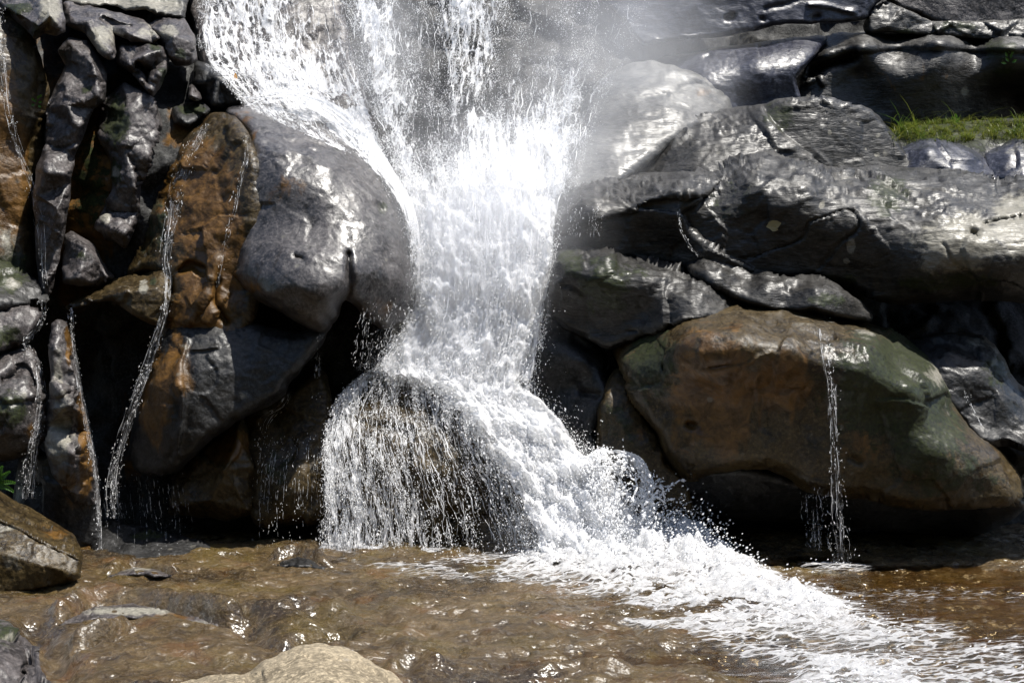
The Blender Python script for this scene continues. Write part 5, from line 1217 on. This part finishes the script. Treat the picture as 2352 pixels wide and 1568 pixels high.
fxs, fys = np.arange(-2.9, 4.6, 0.016), np.arange(6.0, 10.9, 0.016)
FX, FY, FF = sheet_xy(fxs, fys)
fpx, fpy = CX + FX * FPX / FY, CY + CAM_H * FPX / FY
def blob_poly(pts, soft, amt):
    pl_ = np.array(pts, float)
    d, _, _, _ = seg_dist(fpx, fpy * 1.0, catmull(pl_, True, 4), True)
    return amt * sstep(-soft, soft, np.where(inside(fpx, fpy, catmull(pl_, True, 4)), d, -d))
fd = np.maximum.reduce([
    blob_poly([(1150, 1290), (1240, 1250), (1400, 1200), (1560, 1210), (1660, 1255), (1760, 1320), (1900, 1352), (2010, 1400), (2100, 1425), (2200, 1445), (2195, 1470), (2080, 1490), (1900, 1480), (1740, 1480), (1600, 1470), (1500, 1425), (1380, 1382), (1240, 1352), (1130, 1340)], 62, 0.86),
    blob_poly([(1480, 1260), (1560, 1225), (1700, 1290), (1850, 1350), (1960, 1400), (1900, 1440), (1700, 1400), (1540, 1350), (1400, 1330)], 40, 1.15),
    blob_poly([(740, 1255), (960, 1268), (1180, 1262), (1180, 1330), (1080, 1350), (930, 1330), (800, 1296)], 30, 0.46),
    blob_poly([(736, 1254), (860, 1262), (1020, 1266), (1020, 1276), (860, 1274), (736, 1268)], 8, 0.9),
    blob_poly([(1560, 1455), (1760, 1475), (1960, 1490), (2120, 1500), (2080, 1560), (1980, 1640), (1700, 1640), (1840, 1560), (1700, 1500)], 34, 0.78),
    blob_poly([(1830, 1545), (1960, 1520), (2080, 1520), (2120, 1560), (2050, 1640), (1780, 1640)], 24, 0.85),
    blob_poly([(2060, 1470), (2200, 1470), (2400, 1450), (2400, 1640), (2080, 1640)], 50, 0.52),
    blob_poly([(1700, 1310), (1900, 1335), (2120, 1330), (2352, 1340), (2352, 1380), (2100, 1390), (1950, 1390)], 30, 0.33),
    blob_poly([(1840, 1288), (1960, 1288), (2010, 1300), (1940, 1312), (1850, 1306)], 12, 0.55),
    blob_poly([(1360, 1425), (1460, 1418), (1560, 1440), (1560, 1455), (1440, 1440)], 10, 0.6),
    blob_poly([(190, 1268), (300, 1274), (420, 1276), (420, 1284), (300, 1284), (190, 1280)], 8, 0.5),
])
fq = np.stack([FX * 0.9 + FY * 0.4, FY * 0.95 - FX * 0.35, FX * 0], -1)
lump = np.abs(fbm(fq * np.array([3.2, 4.4, 1]), 4)) + 0.45 * np.abs(perlin(fq * 11))
heap = np.exp(-(((fpx - 1480) / 260) ** 2 + ((fpy - 1270) / 60) ** 2))
FZ = 0.0 - 0.03 * sstep(0.5, 3.0, FX - 0.45 * (FY - 8.5)) + fd ** 2 * (0.03 + 0.085 * lump) + 0.18 * heap * fd * (0.6 + lump) + 0.012
keepv = (fd > 0.02)
cellk = (keepv[:-1, :-1] | keepv[1:, :-1] | keepv[:-1, 1:] | keepv[1:, 1:]).ravel()
fuv = np.stack([fq[..., 1], fq[..., 0]], -1).reshape(-1, 2)
M['stream_foam'] = lace_material("stream_foam", 6.5, 2.6, lace=0.9, speck=1.0, k=1.5, lo=0.42, hi=0.85, bump=1.0, seed=15.1, alb=0.68)
fo = link_mesh('foam', np.stack([FX, FY, FZ], -1).reshape(-1, 3), FF[cellk], M['stream_foam'], origin=(0, 0, 0), attrs={"dens": ('FLOAT', np.clip(fd, 0, 1).ravel())}, uv=fuv)
tag(fo, 'white churning foam carried away over the brown shelf towards the lower right', 'foam', kind='stuff')

sprg = np.random.default_rng(77)                       # drops leaping above the foam
k = sprg.integers(0, FX.size, 120000)
dk = fd.ravel()[k]
kk = k[sprg.random(len(k)) < np.clip(dk - 0.3, 0, 1) ** 1.5 * (0.12 + heap.ravel()[k] * 0.5)]
sp = np.stack([FX.ravel()[kk], FY.ravel()[kk], FZ.ravel()[kk]], -1) + np.stack([sprg.normal(0, .02, len(kk)), sprg.normal(0, .02, len(kk)), np.abs(sprg.normal(0, 0.05, len(kk))) * (1 + 3 * heap.ravel()[kk])], -1)
so = drop_mesh('spray', sp, sprg.uniform(0.003, 0.010, len(kk)), np.tile([0.5, -0.4, 0.5], (len(kk), 1)), sprg.uniform(1, 1.8, len(kk)), None)
tag(so, 'white spray drops leaping over the foam of the stream', 'spray')

# ---------------------------------------------------------------- plants and the fallen leaf
def leaf_material(name, c1, c2):
    b = N(name)
    at = b.n("ShaderNodeVertexColor", layer_name="tint")
    sp_ = b.n("ShaderNodeSeparateColor", {0: at.outputs[0]})
    col = b.mix(sp_.outputs[0], c1, c2)
    df = b.n("ShaderNodeBsdfPrincipled", {"Base Color": col, "Roughness": 0.45, "Specular IOR Level": 0.4})
    tl = b.n("ShaderNodeBsdfTranslucent", {"Color": col})
    b.put(b.out.inputs[0], b.n("ShaderNodeMixShader", {0: 0.4, 1: df, 2: tl}))
    return b.m
M['grass'] = leaf_material("grass_blades", (0.045, 0.085, 0.012), (0.17, 0.17, 0.03))
M['leaf'] = leaf_material("green_leaves", (0.05, 0.14, 0.015), (0.10, 0.22, 0.03))
M['orange_leaf'] = leaf_material("orange_leaf", (0.55, 0.22, 0.02), (0.65, 0.30, 0.03))

def ribbons(roots, dirs, lens, bends, wids, tints, nseg=4):
    """tapered bent blades as one vertex/face/tint set"""
    n = len(roots)
    up_ = np.array([0, 0, 1.0])
    side = np.cross(dirs, up_)
    side /= np.linalg.norm(side, axis=1, keepdims=True) + 1e-9
    V, F, T = [], [], []
    for j in range(nseg + 1):
        s = j / nseg
        c = roots + up_ * (lens * (s - 0.45 * bends * s * s))[:, None] + dirs * (lens * bends * s * s * 0.9)[:, None]
        wd = (wids * (1 - s) ** 0.7 + 0.0004)[:, None]
        V += [c - side * wd, c + side * wd]
    V = np.stack(V, 1)
    base = np.arange(n)[:, None] * (2 * nseg + 2)
    for j in range(nseg):
        F.append(base + np.array([2 * j, 2 * j + 1, 2 * j + 3, 2 * j + 2]))
    col = np.zeros((n, 2 * nseg + 2, 4))
    col[..., 0] = tints[:, None]
    col[..., 3] = 1
    return V.reshape(-1, 3), np.stack(F, 1).reshape(-1, 4), col.reshape(-1, 4)

gr = np.random.default_rng(9)
n = 7000
gx_ = gr.uniform(2048, 2560, n)
tf = gr.random(n)
gy_ = 332 - 48 * tf + 4 * np.sin(gx_ / 23.0) - np.clip((gx_ - 2050) / 300, 0, 1) * 8
clump = fbm(np.stack([gx_ / 26, gy_ / 14, gx_ * 0], -1), 3)
okg = clump > -0.10
gx_, gy_, clump = gx_[okg], gy_[okg], clump[okg]
gY = zb_get(gx_, gy_)
okg = gY < 14.2
gx_, gy_, gY, clump = gx_[okg], gy_[okg], gY[okg], clump[okg]
n = len(gx_)
ang = gr.uniform(0, 2 * math.pi, n)
gd = np.stack([np.cos(ang), np.sin(ang) - 0.3, np.zeros(n)], -1)
gl_ = gr.uniform(0.02, 0.11, n) * np.where(gr.random(n) < 0.04, 2.4, 1) * (1 + 1.1 * perlin(np.stack([gx_ / 55, gy_ / 30, gx_ * 0 + 3], -1))) * (0.8 + 1.6 * clump) * np.where(gr.random(n) < 0.06, 1.9, 1)
V_, F_, T_ = ribbons(W(gx_, gy_, gY - 0.01), gd, np.abs(gl_) + 0.03, gr.uniform(0.4, 1.9, n), gr.uniform(0.002, 0.005, n), np.clip(gr.random(n) * 0.9 - clump * 0.6 + 0.15, 0, 1))
go = link_mesh('grass', V_, F_, M['grass'], attrs={"tint": ('FLOAT_COLOR', T_)}, smooth=False)
tag(go, 'strip of yellow green grass and moss growing on the rock shelf at the right', 'grass', kind='stuff')

def leafy(name, label, cat, leaves, mat, origin):
    """leaves: (px, py, Y, length px, width px, angle, tilt) -> pointed two-sided leaf blades with a fold"""
    V, F, T = [], [], []
    for px, py, Y, ln, wd, a, tl in leaves:
        ax_, ay_ = math.cos(a), math.sin(a)
        base = len(V)
        for s, wf in ((0, 0.05), (0.25, 0.8), (0.5, 1.0), (0.75, 0.7), (1.0, 0.03)):
            for side_ in (-1, 0, 1):
                x = px + ax_ * ln * s - ay_ * wd * wf * side_ * 0.5
                y = py - (ay_ * ln * s + ax_ * wd * wf * side_ * 0.5)
                V.append(W(x, y, Y - tl * s - 0.012 * abs(side_) * wf))
                T.append((((px * 13 + py * 7) % 10) / 10.0, 0, 0, 1))
        for i in range(4):
            for j in range(2):
                b0 = base + i * 3 + j
                F.append((b0, b0 + 1, b0 + 4, b0 + 3))
    o = link_mesh(name, np.array(V), np.array(F), mat, origin=origin, attrs={"tint": ('FLOAT_COLOR', np.array(T))})
    return tag(o, label, cat, kind='thing')

yl = float(zb_get(84, 232)) - 0.03
leafy('plant', 'tiny bright green plant in the crack beside the violet grey column', 'plant',
      [(84 + dx, 234 + dy, yl, 9, 6, a, .02) for dx, dy, a in ((0, 0, 2.6), (2, -6, 1.2), (4, 2, .3), (-4, 6, 3.4), (3, 8, -.6), (6, -10, .9), (-6, -2, 2.2))], M['leaf'], tuple(W(84, 240, yl)))
yf = 9.5
fern = []
for (fx, fy, fa, fl_) in ((-6, 1108, 0.9, 44), (-4, 1112, 0.35, 40), (-6, 1100, 1.3, 40), (0, 1115, -0.1, 30)):
    for i in range(9):
        s = i / 8
        bx_, by_ = fx + math.cos(fa) * fl_ * s, fy - math.sin(fa) * fl_ * s + 10 * s * s
        for sg_ in (-1, 1):
            fern.append((bx_, by_, yf - 0.05 * s, 11 * (1 - s * 0.7), 4, fa + sg_ * 1.1, .01))
leafy('fern', 'small green fern poking out behind the foreground boulder at the left edge', 'fern', fern, M['leaf'], tuple(W(0, 1120, yf)))
yo = float(zb_get(541, 177)) - 0.04
leafy('leaf', 'orange fallen leaf stuck on the black dripping rock beside the side cascade', 'leaf',
      [(542, 189, yo, 22, 8, 1.65, .02)], M['orange_leaf'], tuple(W(541, 188, yo)))

yp = float(zb_get(2320, 140)) - 0.04
leafy('plant', 'small bright green weed growing on the shelf edge above the purple brown rock face', 'plant',
      [(2318 + dx, 142 + dy, yp, 13, 6, a, .02) for dx, dy, a in ((0, 0, 2.3), (3, -8, 1.3), (6, 2, .5), (-4, -10, 1.9), (4, -16, .9), (-6, 4, 3.0), (0, -20, 1.6))], M['leaf'], tuple(W(2318, 146, yp)))
yq = float(zb_get(2196, 284)) - 0.05
leafy('plant', 'broad leafed green seedling standing above the grass strip', 'plant',
      [(2196, 284, yq, 16, 9, 1.1, .03), (2194, 280, yq, 15, 9, 2.2, .03), (2196, 274, yq, 14, 8, 1.7, .02), (2196, 286, yq, 14, 8, .3, .03)], M['leaf'], tuple(W(2196, 288, yq)))
M['tan_leaf'] = leaf_material("tan_leaf", (0.30, 0.24, 0.10), (0.40, 0.33, 0.16))
yt = float(zb_get(1778, 516)) - 0.03
leafy('leaf', 'pale tan dead leaf stuck on the dark face of the long layered boulder', 'leaf',
      [(1760, 521, yt, 36, 22, 0.25, .01), (1768, 522, yt, 20, 14, -0.3, .01)], M['tan_leaf'], tuple(W(1762, 524, yt)))
